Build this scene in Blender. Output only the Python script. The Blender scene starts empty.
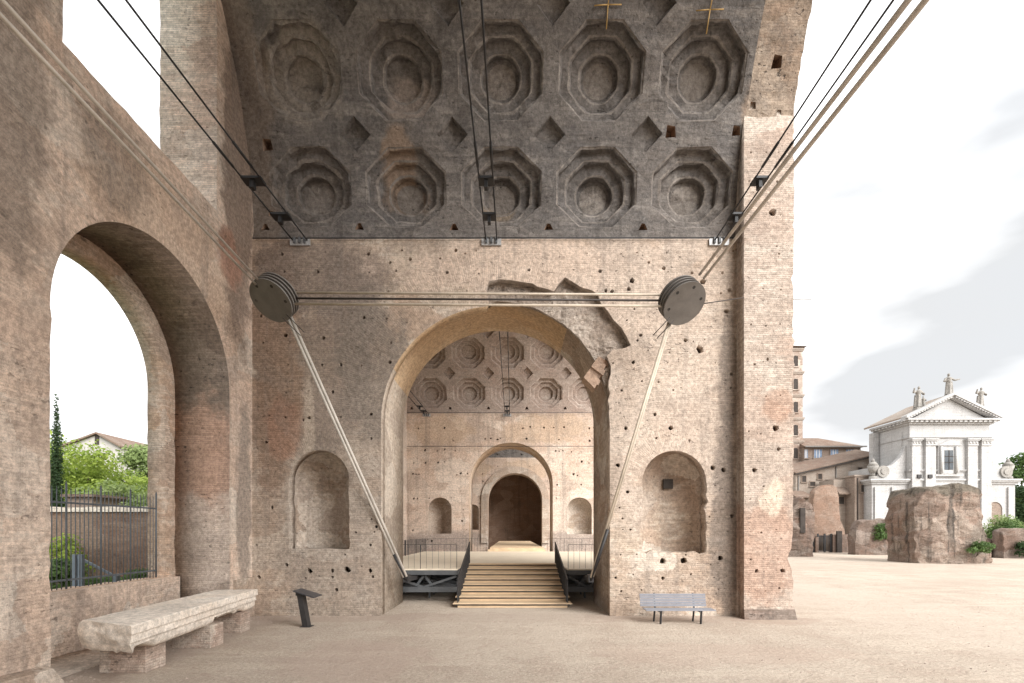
import bpy, bmesh, math, random
from mathutils import Vector, Matrix, noise as mnoise
from mathutils.geometry import interpolate_bezier

SC = bpy.context.scene
COL = SC.collection
R = math.radians
PI = math.pi

# ------------------------------------------------------------------ camera
EYE = 2.9
cam_d = bpy.data.cameras.new('camera')
cam_d.lens = 17.0
cam_d.sensor_width = 36.0
cam_d.shift_y = 0.186
cam_d.clip_start = 0.05
cam_d.clip_end = 3000
cam = bpy.data.objects.new('camera', cam_d)
cam.location = (0, 0, EYE)
cam.rotation_euler = (R(90), 0, 0)
COL.objects.link(cam)
SC.camera = cam
F = 484.0
HY = 532.0


def at(px, py, Y):
    """photo pixel + distance -> point in the place"""
    return Vector(((px - 512) * Y / F, Y, EYE + (HY - py) * Y / F))


# ------------------------------------------------------------------ world, sun, exposure
SUN_EL, SUN_AZ = 33.0, 140.0      # azimuth clockwise from +Y
w = bpy.data.worlds.new('World')
SC.world = w
w.use_nodes = True
wt = w.node_tree
wt.nodes.clear()
w_out = wt.nodes.new('ShaderNodeOutputWorld')
w_bg = wt.nodes.new('ShaderNodeBackground')
w_sky = wt.nodes.new('ShaderNodeTexSky')
w_sky.sky_type = 'NISHITA'
w_sky.sun_disc = False
w_sky.sun_elevation = R(SUN_EL)
w_sky.sun_rotation = R(SUN_AZ)
w_tc = wt.nodes.new('ShaderNodeTexCoord')
w_map = wt.nodes.new('ShaderNodeMapping')
w_map.inputs['Scale'].default_value = (1.0, 1.0, 2.6)
w_n1 = wt.nodes.new('ShaderNodeTexNoise')
w_n1.inputs['Scale'].default_value = 2.4
w_n1.inputs['Detail'].default_value = 5
w_n1.inputs['Roughness'].default_value = 0.42
w_n1.inputs['Distortion'].default_value = 0.1
w_r1 = wt.nodes.new('ShaderNodeValToRGB')      # overcast cloud brightness
w_r1.color_ramp.elements[0].position = 0.33
w_r1.color_ramp.elements[0].color = (1.82, 1.85, 1.885, 1)
w_r1.color_ramp.elements[1].position = 0.72
w_r1.color_ramp.elements[1].color = (5.6, 5.58, 5.55, 1)
w_n2 = wt.nodes.new('ShaderNodeTexNoise')
w_n2.inputs['Scale'].default_value = 1.7
w_n2.inputs['Detail'].default_value = 5
w_mr = wt.nodes.new('ShaderNodeMapRange')
w_mr.inputs['From Min'].default_value = 0.40
w_mr.inputs['From Max'].default_value = 0.62
w_mr.inputs['To Min'].default_value = 0.97
w_mr.inputs['To Max'].default_value = 1.0
w_mix = wt.nodes.new('ShaderNodeMix')
w_mix.data_type = 'RGBA'
w_bg.inputs['Strength'].default_value = 0.1
L = wt.links.new
L(w_tc.outputs['Generated'], w_map.inputs['Vector'])
L(w_map.outputs['Vector'], w_n1.inputs['Vector'])
L(w_map.outputs['Vector'], w_n2.inputs['Vector'])
L(w_n1.outputs['Fac'], w_r1.inputs['Fac'])
L(w_n2.outputs['Fac'], w_mr.inputs['Value'])
L(w_mr.outputs['Result'], w_mix.inputs['Factor'])
L(w_sky.outputs['Color'], w_mix.inputs['A'])
L(w_r1.outputs['Color'], w_mix.inputs['B'])
L(w_mix.outputs['Result'], w_bg.inputs['Color'])
L(w_bg.outputs['Background'], w_out.inputs['Surface'])

sun_d = bpy.data.lights.new('sun', 'SUN')
sun_d.energy = 1.5
sun_d.angle = R(50)
sun_d.color = (1.0, 0.975, 0.95)
sun = bpy.data.objects.new('sun', sun_d)
sdir = Vector((math.sin(R(SUN_AZ)) * math.cos(R(SUN_EL)), math.cos(R(SUN_AZ)) * math.cos(R(SUN_EL)), math.sin(R(SUN_EL))))
sun.rotation_euler = sdir.to_track_quat('Z', 'Y').to_euler()
sun.location = sdir * 120
COL.objects.link(sun)

vs = SC.view_settings
vs.view_transform = 'Standard'
vs.look = 'None'
vs.gamma = 1.0
vs.exposure = 2.2
SC.cycles.use_denoising = True
SC.cycles.max_bounces = 10
SC.cycles.diffuse_bounces = 6

# ------------------------------------------------------------------ material helpers


class NT:
    def __init__(self, name):
        self.m = bpy.data.materials.new(name)
        self.m.use_nodes = True
        self.t = self.m.node_tree
        self.t.nodes.clear()
        self.out = self.n('ShaderNodeOutputMaterial')
        self.bsdf = self.n('ShaderNodeBsdfPrincipled')
        self.l(self.bsdf.outputs[0], self.out.inputs[0])
        self.bsdf.inputs['Roughness'].default_value = 0.9
        self.bsdf.inputs['Specular IOR Level'].default_value = 0.25

    def n(self, typ, **kw):
        nd = self.t.nodes.new(typ)
        for k, v in kw.items():
            setattr(nd, k, v)
        return nd

    def l(self, a, b):
        self.t.links.new(a, b)

    def math(self, op, a, b=None, clamp=False):
        nd = self.n('ShaderNodeMath', operation=op, use_clamp=clamp)
        for i, v in enumerate((a, b)):
            if v is None:
                continue
            if isinstance(v, (int, float)):
                nd.inputs[i].default_value = v
            else:
                self.l(v, nd.inputs[i])
        return nd.outputs[0]

    def pos(self):
        if not hasattr(self, '_g'):
            self._g = self.n('ShaderNodeNewGeometry')
        return self._g.outputs['Position']

    def scaled(self, vec, s):
        nd = self.n('ShaderNodeVectorMath', operation='MULTIPLY')
        self.l(vec, nd.inputs[0])
        nd.inputs[1].default_value = s
        return nd.outputs[0]

    def noise(self, vec, scale, detail=5, rough=0.6, dist=0.0):
        nd = self.n('ShaderNodeTexNoise')
        self.l(vec, nd.inputs['Vector'])
        nd.inputs['Scale'].default_value = scale
        nd.inputs['Detail'].default_value = detail
        nd.inputs['Roughness'].default_value = rough
        nd.inputs['Distortion'].default_value = dist
        return nd.outputs['Fac']

    def ramp(self, v, a, b, lo=0.0, hi=1.0, smooth=True):
        nd = self.n('ShaderNodeMapRange')
        nd.interpolation_type = 'SMOOTHSTEP' if smooth else 'LINEAR'
        self.l(v, nd.inputs['Value'])
        nd.inputs['From Min'].default_value = a
        nd.inputs['From Max'].default_value = b
        nd.inputs['To Min'].default_value = lo
        nd.inputs['To Max'].default_value = hi
        return nd.outputs['Result']

    def mix(self, fac, a, b, blend='MIX'):
        nd = self.n('ShaderNodeMix', data_type='RGBA', blend_type=blend)
        for v, s in ((fac, 'Factor'), (a, 'A'), (b, 'B')):
            if isinstance(v, (int, float)):
                nd.inputs[s].default_value = v
            elif isinstance(v, (tuple, list)):
                nd.inputs[s].default_value = (v[0], v[1], v[2], 1)
            else:
                self.l(v, nd.inputs[s])
        return nd.outputs['Result']

    def bump(self, h, strength=0.5, dist=0.02):
        nd = self.n('ShaderNodeBump')
        nd.inputs['Strength'].default_value = strength
        nd.inputs['Distance'].default_value = dist
        self.l(h, nd.inputs['Height'])
        self.l(nd.outputs[0], self.bsdf.inputs['Normal'])

    def color(self, c):
        if isinstance(c, (tuple, list)):
            self.bsdf.inputs['Base Color'].default_value = (c[0], c[1], c[2], 1)
        else:
            self.l(c, self.bsdf.inputs['Base Color'])

    def patch(self, col, c, r, colour, strength=0.8, rough=0.75, seed=0.0):
        """a stain of its own shape: an ellipsoid with a ragged edge"""
        sub = self.n('ShaderNodeVectorMath', operation='SUBTRACT')
        self.l(self.pos(), sub.inputs[0])
        sub.inputs[1].default_value = c
        sc = self.scaled(sub.outputs[0], tuple(0 if q == 0 else 1.0 / q for q in r))
        ln = self.n('ShaderNodeVectorMath', operation='LENGTH')
        self.l(sc, ln.inputs[0])
        off = self.n('ShaderNodeVectorMath', operation='ADD')
        self.l(self.pos(), off.inputs[0])
        off.inputs[1].default_value = (seed * 7.3, seed * 3.1, seed * 5.7)
        nz = self.noise(off.outputs[0], 0.75, 7, 0.68)
        nzs = self.math('MULTIPLY', self.math('SUBTRACT', nz, 0.5), 2.6 * rough)
        d = self.math('ADD', ln.outputs['Value'], nzs)
        fac = self.ramp(d, 1.15, 0.75, 0.0, strength)
        return self.mix(fac, col, colour)


def simple(name, c, rough=0.6, metal=0.0, var=0.15, scale=6.0, bump=0.0, spec=0.3):
    t = NT(name)
    p = t.pos()
    a = t.noise(p, scale, 5, 0.6)
    b = t.noise(p, scale * 9, 3, 0.6)
    f = t.math('ADD', t.math('MULTIPLY', a, 0.7), t.math('MULTIPLY', b, 0.3))
    f = t.ramp(f, 0.3, 0.7, 0, 1)
    lo = tuple(x * (1 - var) for x in c)
    hi = tuple(min(1, x * (1 + var)) for x in c)
    t.color(t.mix(f, lo, hi))
    t.bsdf.inputs['Roughness'].default_value = rough
    t.bsdf.inputs['Metallic'].default_value = metal
    t.bsdf.inputs['Specular IOR Level'].default_value = spec
    if bump:
        t.bump(b, bump, 0.01)
    return t.m


def masonry(name, base=(0.52, 0.425, 0.34), red=(0.46, 0.345, 0.262), lime=(0.64, 0.575, 0.50), dark=(0.20, 0.172, 0.15),
            course=0.066, width=0.42, brickiness=0.5, streak=0.4, limeness=0.5, patches=(), darkness=0.3, bump=0.7, pit=0.5, rings=(), repair=0.5):
    t = NT(name)
    p = t.pos()
    g = t._g
    sp = t.n('ShaderNodeSeparateXYZ')
    t.l(p, sp.inputs[0])
    sn = t.n('ShaderNodeSeparateXYZ')
    t.l(g.outputs['True Normal'], sn.inputs[0])
    ax = t.math('ABSOLUTE', sn.outputs[0])
    ay = t.math('ABSOLUTE', sn.outputs[1])
    az = t.math('ABSOLUTE', sn.outputs[2])
    selx = t.math('GREATER_THAN', ax, ay)
    u = t.math('ADD', t.math('MULTIPLY', sp.outputs[1], selx), t.math('MULTIPLY', sp.outputs[0], t.math('SUBTRACT', 1.0, selx)))
    selz = t.math('GREATER_THAN', az, 0.75)
    v = t.math('ADD', t.math('MULTIPLY', sp.outputs[1], selz), t.math('MULTIPLY', sp.outputs[2], t.math('SUBTRACT', 1.0, selz)))
    wob = t.noise(p, 0.9, 3, 0.5)
    v2 = t.math('ADD', v, t.math('MULTIPLY', wob, 0.10))
    for (plane, c1, c2, r0, r1) in rings:      # radial voussoir bricks round an arch
        du = t.math('SUBTRACT', sp.outputs[0 if plane == 'XZ' else 1], c1)
        dv = t.math('SUBTRACT', sp.outputs[2], c2)
        rad = t.math('SQRT', t.math('ADD', t.math('MULTIPLY', du, du), t.math('MULTIPLY', dv, dv)))
        ang = t.math('MULTIPLY', t.math('ARCTAN2', dv, du), (r0 + r1) / 2)
        rw = t.math('ADD', rad, t.math('MULTIPLY', t.math('SUBTRACT', wob, 0.5), 0.8))
        mk = t.math('MULTIPLY', t.math('LESS_THAN', rw, r1), t.math('GREATER_THAN', dv, 0.0))
        mk = t.math('MULTIPLY', mk, t.math('LESS_THAN', (ay if plane == 'YZ' else ax), 0.5))
        inv = t.math('SUBTRACT', 1.0, mk)
        u = t.math('ADD', t.math('MULTIPLY', u, inv), t.math('MULTIPLY', rad, mk))
        v2 = t.math('ADD', t.math('MULTIPLY', v2, inv), t.math('MULTIPLY', ang, mk))
    cb = t.n('ShaderNodeCombineXYZ')
    t.l(u, cb.inputs[0])
    t.l(v2, cb.inputs[1])
    bt = t.n('ShaderNodeTexBrick')
    t.l(cb.outputs[0], bt.inputs['Vector'])
    bt.inputs['Scale'].default_value = 1.0
    bt.inputs['Brick Width'].default_value = width
    bt.inputs['Row Height'].default_value = course
    bt.inputs['Mortar Size'].default_value = course * 0.16
    bt.inputs['Mortar Smooth'].default_value = 0.3
    bt.inputs['Bias'].default_value = -0.1
    bt.inputs['Color1'].default_value = (0.82, 0.80, 0.78, 1)
    bt.inputs['Color2'].default_value = (1.16, 1.15, 1.14, 1)
    bt.inputs['Mortar'].default_value = (0.74, 0.75, 0.75, 1)
    # large variation
    n1 = t.noise(p, 0.33, 8, 0.66, 0.3)
    n2 = t.noise(t.scaled(p, (1, 1, 2.2)), 1.1, 8, 0.7)
    n3 = t.noise(t.scaled(p, (0.5, 0.5, 7.0)), 1.0, 6, 0.7)
    n4 = t.noise(t.scaled(p, (2.4, 2.4, 0.12)), 1.0, 5, 0.65)
    n5 = t.noise(p, 9.0, 6, 0.7)
    n6 = t.noise(p, 45.0, 3, 0.6)
    col = t.mix(t.ramp(n1, 0.42, 0.6), base, red)
    col = t.mix(t.ramp(n2, 0.47, 0.62, 0, limeness), col, lime)
    col = t.mix(t.ramp(n3, 0.44, 0.62, 0, 0.55), col, tuple(x * 0.72 for x in base))
    if repair:
        wn_ = t.n('ShaderNodeTexNoise')
        t.l(p, wn_.inputs['Vector'])
        wn_.inputs['Scale'].default_value = 1.3
        wn_.inputs['Detail'].default_value = 6
        wn_.inputs['Roughness'].default_value = 0.7
        wv = t.n('ShaderNodeVectorMath', operation='MULTIPLY_ADD')
        t.l(wn_.outputs['Color'], wv.inputs[0])
        wv.inputs[1].default_value = (1.3, 1.3, 1.3)
        t.l(t.scaled(p, (1, 1, 1.5)), wv.inputs[2])
        vo_ = t.n('ShaderNodeTexVoronoi')
        t.l(wv.outputs[0], vo_.inputs['Vector'])
        vo_.inputs['Scale'].default_value = 0.55
        sv = t.n('ShaderNodeSeparateColor')
        t.l(vo_.outputs['Color'], sv.inputs[0])
        col = t.mix(t.ramp(sv.outputs[0], 0.55, 0.75, 0, repair), col, lime)
        col = t.mix(t.ramp(sv.outputs[1], 0.6, 0.8, 0, repair * 1.1), col, tuple(0.62 * a + 0.38 * b_ for a, b_ in zip(red, dark)))
        col = t.mix(t.ramp(sv.outputs[2], 0.7, 0.85, 0, repair), col, red)
    for i, pt in enumerate(patches):
        col = t.patch(col, *pt, seed=i + 1.0)
    bfac = t.math('MULTIPLY', t.ramp(t.noise(p, 0.7, 4, 0.6), 0.32, 0.55), brickiness, True)
    col = t.mix(bfac, col, bt.outputs['Color'], 'MULTIPLY')
    col = t.mix(t.ramp(n4, 0.50, 0.70, 0, streak), col, dark)
    n7 = t.noise(p, 0.55, 9, 0.75, 0.6)
    col = t.mix(t.ramp(n7, 0.52, 0.66, 0, darkness), col, dark)
    sp5 = t.ramp(n5, 0.32, 0.68, 0.74, 1.20)
    sp6 = t.ramp(n6, 0.30, 0.70, 0.86, 1.14)
    spk = t.math('MULTIPLY', sp5, sp6)
    cc = t.n('ShaderNodeCombineColor')
    for i in range(3):
        t.l(spk, cc.inputs[i])
    col = t.mix(1.0, col, cc.outputs[0], 'MULTIPLY')
    # lost brick faces: small dark pits
    pits = t.noise(t.scaled(p, (1, 1, 1.8)), 6.5, 2, 0.5)
    pm = t.math('MULTIPLY', t.ramp(pits, 0.645, 0.70, 0, pit), t.ramp(t.noise(p, 0.8, 4, 0.65), 0.42, 0.62, 0.05, 1.0))
    col = t.mix(pm, col, tuple(x * 0.35 for x in dark))
    t.color(col)
    h = t.math('ADD', t.math('MULTIPLY', n5, 0.8), t.math('MULTIPLY', n2, 1.2))
    h = t.math('ADD', h, t.math('MULTIPLY', n6, 0.25))
    h = t.math('SUBTRACT', h, t.math('MULTIPLY', pm, 1.5))
    h = t.math('SUBTRACT', h, t.math('MULTIPLY', bt.outputs['Fac'], 0.25 * brickiness))
    t.bump(h, bump, 0.045)
    t.bsdf.inputs['Roughness'].default_value = 0.95
    t.bsdf.inputs['Specular IOR Level'].default_value = 0.12
    return t.m


M = {}
ACX, AHW = -0.57, 3.95        # big arch in the near dividing wall
GREY = (0.185, 0.155, 0.128)
BROWN = (0.25, 0.17, 0.125)
M['face'] = masonry('brick_facing', patches=[
    ((-5.9, 0, 3.0), (2.6, 0, 5.2), (0.33, 0.28, 0.235), 0.65),      # grey weathered lower left
    ((-6.2, 0, 9.2), (1.3, 0, 4.2), (0.25, 0.20, 0.165), 0.75),
    ((-4.9, 0, 8.6), (1.3, 0, 2.9), (0.235, 0.20, 0.17), 0.8),
    ((-8.2, 0, 8.5), (0.9, 0, 4.6), (0.26, 0.18, 0.13), 0.8),
    ((-6.9, 0, 12.2), (0.38, 0, 2.0), (0.50, 0.40, 0.31), 0.7),
    ((-6.7, 0, 11.7), (2.3, 0, 1.5), (0.24, 0.195, 0.165), 0.75),
    ((0.4, 0, 12.0), (4.2, 0, 1.0), (0.62, 0.495, 0.405), 0.75),
    ((5.0, 0, 8.5), (3.4, 0, 5.5), (0.53, 0.44, 0.37), 0.6),
    ((7.4, 0, 3.0), (0.5, 0, 4.0), (0.20, 0.165, 0.14), 0.75),
    ((7.5, 0, 8.3), (0.35, 0, 2.5), (0.20, 0.165, 0.14), 0.6),
    ((-7.0, 0, 5.8), (0.2, 0, 3.0), (0.5, 0.42, 0.34), 0.6),
    ((-7.9, 0, 6.5), (0.7, 0, 1.3), (0.34, 0.20, 0.14), 0.6),
], brickiness=0.6, rings=[('XZ', ACX, 6.75, 3.95, 5.75), ('XZ', 5.6, 4.6, 1.1, 1.95), ('XZ', -6.66, 4.69, 1.05, 1.7)])
M['pier'] = masonry('brick_pier', base=(0.487, 0.403, 0.340), red=(0.445, 0.340, 0.277), patches=[
    ((8.5, 0, 2.2), (1.2, 0, 1.8), (0.40, 0.24, 0.17), 0.5),
    ((8.7, 0, 3.9), (0.42, 0, 0.62), (0.62, 0.52, 0.42), 0.8),
    ((8.8, 0, 7.1), (0.6, 0, 0.6), (0.40, 0.25, 0.18), 0.6)], brickiness=0.75, streak=0.2, darkness=0.12)
M['core'] = masonry('rubble_core', base=(0.426, 0.342, 0.269), red=(0.370, 0.274, 0.207), brickiness=0.2, bump=1.0, pit=0.7, darkness=0.4)
M['scar'] = masonry('exposed_scar', base=(0.388, 0.328, 0.278), red=(0.338, 0.269, 0.219), lime=(0.500, 0.438, 0.375), dark=(0.150, 0.125, 0.106), brickiness=0.15, bump=1.0, pit=0.7, darkness=0.4)
M['soffit'] = masonry('arch_soffit_plaster', base=(0.56, 0.41, 0.265), red=(0.51, 0.35, 0.21), lime=(0.62, 0.48, 0.34), brickiness=0.12, streak=0.05, limeness=0.3, darkness=0.15)
M['soffit_far'] = masonry('far_arch_soffit', base=(0.52, 0.40, 0.30), red=(0.50, 0.36, 0.25), brickiness=0.2, streak=0.2)
M['jamb'] = masonry('arch_jamb_plaster', base=(0.5, 0.42, 0.34), red=(0.43, 0.35, 0.28), lime=(0.6, 0.53, 0.45), brickiness=0.15, streak=0.3, darkness=0.3)
M['niche'] = masonry('niche_lining', base=(0.452, 0.362, 0.284), red=(0.420, 0.315, 0.242), brickiness=0.35, darkness=0.3)
M['side'] = masonry('window_wall_brick', base=(0.665, 0.539, 0.442), red=(0.605, 0.460, 0.363), brickiness=0.5, rings=[('YZ', 12.37, 7.3, 2.98, 4.4)], patches=[
    ((0, 13.2, 10.6), (0, 3.0, 1.5), (0.50, 0.37, 0.275), 0.7),
    ((0, 11.0, 11.3), (0, 1.0, 1.2), (0.24, 0.19, 0.15), 0.6),
    ((0, 8.6, 11.0), (0, 0.8, 3.0), (0.25, 0.205, 0.17), 0.7),
    ((0, 16.2, 4.0), (0, 0.45, 3.6), (0.30, 0.25, 0.21), 0.85),
    ((0, 15.9, 14.5), (0, 0.9, 6.0), (0.22, 0.165, 0.13), 0.85),
    ((0, 15.4, 11.6), (0, 0.7, 1.0), (0.36, 0.20, 0.14), 0.7)])
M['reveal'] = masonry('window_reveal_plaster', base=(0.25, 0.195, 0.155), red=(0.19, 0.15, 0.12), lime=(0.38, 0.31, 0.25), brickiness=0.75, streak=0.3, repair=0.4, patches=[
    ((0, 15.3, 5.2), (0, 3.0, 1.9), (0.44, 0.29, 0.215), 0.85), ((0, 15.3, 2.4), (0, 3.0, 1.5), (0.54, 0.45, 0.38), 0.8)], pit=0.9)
M['jamb_skylit'] = masonry('skylit_jamb_brick', base=(0.74, 0.64, 0.55), red=(0.64, 0.51, 0.43), lime=(0.8, 0.74, 0.67), brickiness=0.9, streak=0.1, darkness=0.12)  # sky light on the upper window jambs is put into this paler brick
M['outer'] = masonry('outer_order_brick', base=(0.54, 0.405, 0.305), red=(0.50, 0.35, 0.255), brickiness=0.8, streak=0.15, darkness=0.1)
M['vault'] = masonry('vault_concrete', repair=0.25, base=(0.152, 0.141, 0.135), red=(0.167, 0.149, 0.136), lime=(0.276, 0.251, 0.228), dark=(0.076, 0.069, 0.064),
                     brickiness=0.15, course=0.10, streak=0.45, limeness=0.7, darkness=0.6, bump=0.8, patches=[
    ((-3.9, 16.6, 15.6), (0.55, 4, 1.1), (0.30, 0.21, 0.145), 0.6),
    ((-3.7, 16.2, 14.7), (0.9, 4, 0.5), (0.27, 0.195, 0.14), 0.45),
    ((-3.5, 16.2, 17.4), (0.8, 4, 0.8), (0.36, 0.30, 0.26), 0.65),
    ((-6.9, 16.9, 14.7), (0.6, 4, 0.5), (0.30, 0.27, 0.245), 0.6),
    ((-7.0, 15.6, 17.8), (1.3, 4, 1.3), (0.33, 0.29, 0.25), 0.7),
    ((-8.7, 16, 16.0), (0.7, 4, 4.5), (0.23, 0.185, 0.15), 0.6),
    ((8.7, 15.6, 17.2), (0.9, 3, 1.6), (0.34, 0.255, 0.19), 0.75),
    ((-0.5, 16.2, 14.3), (0.6, 4, 0.4), (0.30, 0.23, 0.16), 0.6)])
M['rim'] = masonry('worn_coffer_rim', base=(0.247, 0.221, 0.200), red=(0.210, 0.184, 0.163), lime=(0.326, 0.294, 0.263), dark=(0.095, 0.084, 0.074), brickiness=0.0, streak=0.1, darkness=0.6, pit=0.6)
M['rim_b'] = masonry('pale_coffer_rim', base=(0.44, 0.375, 0.325), red=(0.40, 0.32, 0.27), lime=(0.50, 0.43, 0.38), brickiness=0.0, streak=0.1, darkness=0.3, pit=0.3)  # paler rim tone for the second vault
M['vault_b'] = masonry('vault_concrete_pale', repair=0.25, base=(0.36, 0.295, 0.25), red=(0.34, 0.26, 0.215), lime=(0.44, 0.37, 0.32), dark=(0.14, 0.11, 0.095),
                       brickiness=0.1, streak=0.15, limeness=0.4, darkness=0.2, bump=0.7)  # paler concrete tone for the second vault
M['strip'] = masonry('vault_edge_brick', base=(0.37, 0.29, 0.225), red=(0.33, 0.245, 0.185), lime=(0.44, 0.37, 0.30), brickiness=0.35, darkness=0.45, pit=0.8)
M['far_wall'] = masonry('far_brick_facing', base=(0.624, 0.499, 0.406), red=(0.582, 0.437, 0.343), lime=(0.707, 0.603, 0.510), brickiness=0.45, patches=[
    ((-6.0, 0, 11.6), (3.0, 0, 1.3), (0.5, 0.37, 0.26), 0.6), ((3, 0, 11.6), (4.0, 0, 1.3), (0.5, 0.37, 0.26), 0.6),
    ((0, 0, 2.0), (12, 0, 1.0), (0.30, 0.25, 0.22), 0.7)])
M['cave'] = masonry('dark_room_brick', base=(0.420, 0.287, 0.210), red=(0.364, 0.238, 0.168), lime=(0.504, 0.378, 0.294), dark=(0.140, 0.112, 0.092), brickiness=0.4)
M['rock'] = masonry('ruin_rubble', base=(0.279, 0.217, 0.176), red=(0.246, 0.168, 0.131), lime=(0.353, 0.295, 0.246), dark=(0.061, 0.054, 0.048), brickiness=0.35, streak=0.9, darkness=0.5, bump=1.0, pit=0.8, patches=[
    ((40.5, 46, 7.2), (4.5, 6, 1.1), (0.14, 0.125, 0.10), 0.85), ((40.2, 45, 4.2), (0.35, 6, 3.0), (0.12, 0.10, 0.085), 0.8), ((43.0, 45, 2.0), (1.6, 6, 1.6), (0.17, 0.145, 0.12), 0.7)])
M['ruin'] = masonry('low_ruin_brick', base=(0.221, 0.178, 0.149), red=(0.200, 0.136, 0.106), lime=(0.306, 0.255, 0.221), dark=(0.085, 0.072, 0.064), brickiness=0.4, streak=0.5, darkness=0.4)
M['ruin_orange'] = masonry('orange_ruin_brick', base=(0.281, 0.200, 0.153), red=(0.264, 0.170, 0.123), lime=(0.340, 0.264, 0.212), dark=(0.170, 0.128, 0.102), brickiness=0.3, streak=0.3, darkness=0.3)
M['stucco'] = masonry('old_stucco', repair=0.25, base=(0.279, 0.221, 0.180), red=(0.254, 0.193, 0.156), lime=(0.336, 0.283, 0.238), brickiness=0.05, streak=0.35, darkness=0.2, pit=0.0, bump=0.3)
M['stucco_pale'] = masonry('pale_stucco', repair=0.25, base=(0.357, 0.302, 0.255), red=(0.323, 0.259, 0.212), lime=(0.408, 0.361, 0.315), brickiness=0.05, streak=0.3, darkness=0.12, pit=0.0, bump=0.3)
M['tower'] = masonry('campanile_brick', base=(0.357, 0.281, 0.234), red=(0.323, 0.238, 0.191), brickiness=0.4, streak=0.2, darkness=0.1, pit=0.2)
M['garden_wall'] = masonry('garden_rubble_wall', base=(0.230, 0.153, 0.115), red=(0.204, 0.128, 0.093), lime=(0.306, 0.238, 0.187), dark=(0.085, 0.068, 0.060), brickiness=0.35, streak=0.3, darkness=0.4, pit=0.9)
M['travertine'] = masonry('white_travertine', repair=0.2, base=(0.49, 0.485, 0.475), red=(0.465, 0.455, 0.445), lime=(0.53, 0.525, 0.52), dark=(0.24, 0.235, 0.23), course=0.9, width=1.8, brickiness=0.12, streak=0.35, darkness=0.2, pit=0.0, bump=0.15)
M['support'] = masonry('support_brick', base=(0.46, 0.37, 0.31), red=(0.40, 0.29, 0.23), course=0.055, width=0.24, brickiness=0.9, streak=0.1, darkness=0.25)
M['marble'] = masonry('weathered_marble', base=(0.74, 0.665, 0.58), red=(0.68, 0.585, 0.49), lime=(0.78, 0.73, 0.66), dark=(0.40, 0.33, 0.28), brickiness=0.0, streak=0.1, darkness=0.08, limeness=0.3, pit=0.1, bump=0.25, repair=0.0)
M['statue'] = masonry('statue_stone', repair=0.25, base=(0.340, 0.323, 0.297), red=(0.306, 0.289, 0.264), lime=(0.391, 0.374, 0.348), dark=(0.153, 0.145, 0.136), brickiness=0, streak=0.5, darkness=0.4, pit=0, bump=0.2)
M['steel_dark'] = simple('dark_painted_steel', (0.035, 0.033, 0.033), 0.5, 0.0, 0.25, 3)
M['steel_grey'] = simple('grey_painted_steel', (0.095, 0.10, 0.105), 0.55, 0.0, 0.2, 2)
M['steel_bronze'] = simple('greybrown_steel', (0.165, 0.152, 0.14), 0.45, 0.0, 0.15, 3)
M['rod'] = simple('pale_sheathed_rod', (0.53, 0.485, 0.43), 0.45, 0.0, 0.2, 1.5)
M['rod_tan'] = simple('tan_sheathed_rod', (0.50, 0.43, 0.345), 0.5, 0.0, 0.2, 1.5)
M['rod_dark'] = simple('dark_rod', (0.05, 0.042, 0.038), 0.5, 0.1, 0.2, 1.5)
M['cable'] = simple('black_cable', (0.02, 0.02, 0.021), 0.5, 0.0, 0.3, 2)
M['zinc'] = simple('galvanised_plate', (0.42, 0.42, 0.42), 0.5, 0.3, 0.2, 5)
M['fence'] = simple('fence_iron', (0.10, 0.11, 0.12), 0.6, 0.1, 0.25, 4)
M['rail_blue'] = simple('bluegrey_handrail', (0.16, 0.19, 0.23), 0.5, 0.1, 0.15, 4)
M['bench_slat'] = simple('bluegrey_bench_metal', (0.235, 0.24, 0.265), 0.45, 0.2, 0.08, 6)
M['yellow'] = simple('yellow_gauge', (0.42, 0.27, 0.10), 0.6, 0.0, 0.2, 3)
M['house_wall'] = simple('pale_grey_plaster', (0.44, 0.415, 0.39), 0.9, 0, 0.12, 0.8)
M['tile'] = masonry('roof_tiles', repair=0.25, base=(0.238, 0.176, 0.139), red=(0.205, 0.139, 0.107), lime=(0.287, 0.238, 0.197), course=0.35, width=0.25, brickiness=0.6, streak=0.1, darkness=0.3, pit=0)
M['glass'] = simple('window_glass', (0.05, 0.06, 0.07), 0.12, 0.0, 0.3, 1, 0, 0.6)
M['glass_blue'] = simple('sky_lit_window_glass', (0.20, 0.26, 0.36), 0.15, 0.0, 0.3, 1, 0, 0.6)
M['shade'] = simple('dark_opening', (0.05, 0.042, 0.037), 0.9, 0, 0.3, 2)
M['frame_white'] = simple('white_frame', (0.6, 0.58, 0.55), 0.6, 0, 0.1, 3)
M['label_panel'] = simple('sign_panel', (0.05, 0.05, 0.055), 0.35, 0, 0.2, 8)
M['bark'] = simple('bark', (0.09, 0.065, 0.045), 0.9, 0, 0.4, 6, 0.6)


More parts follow.
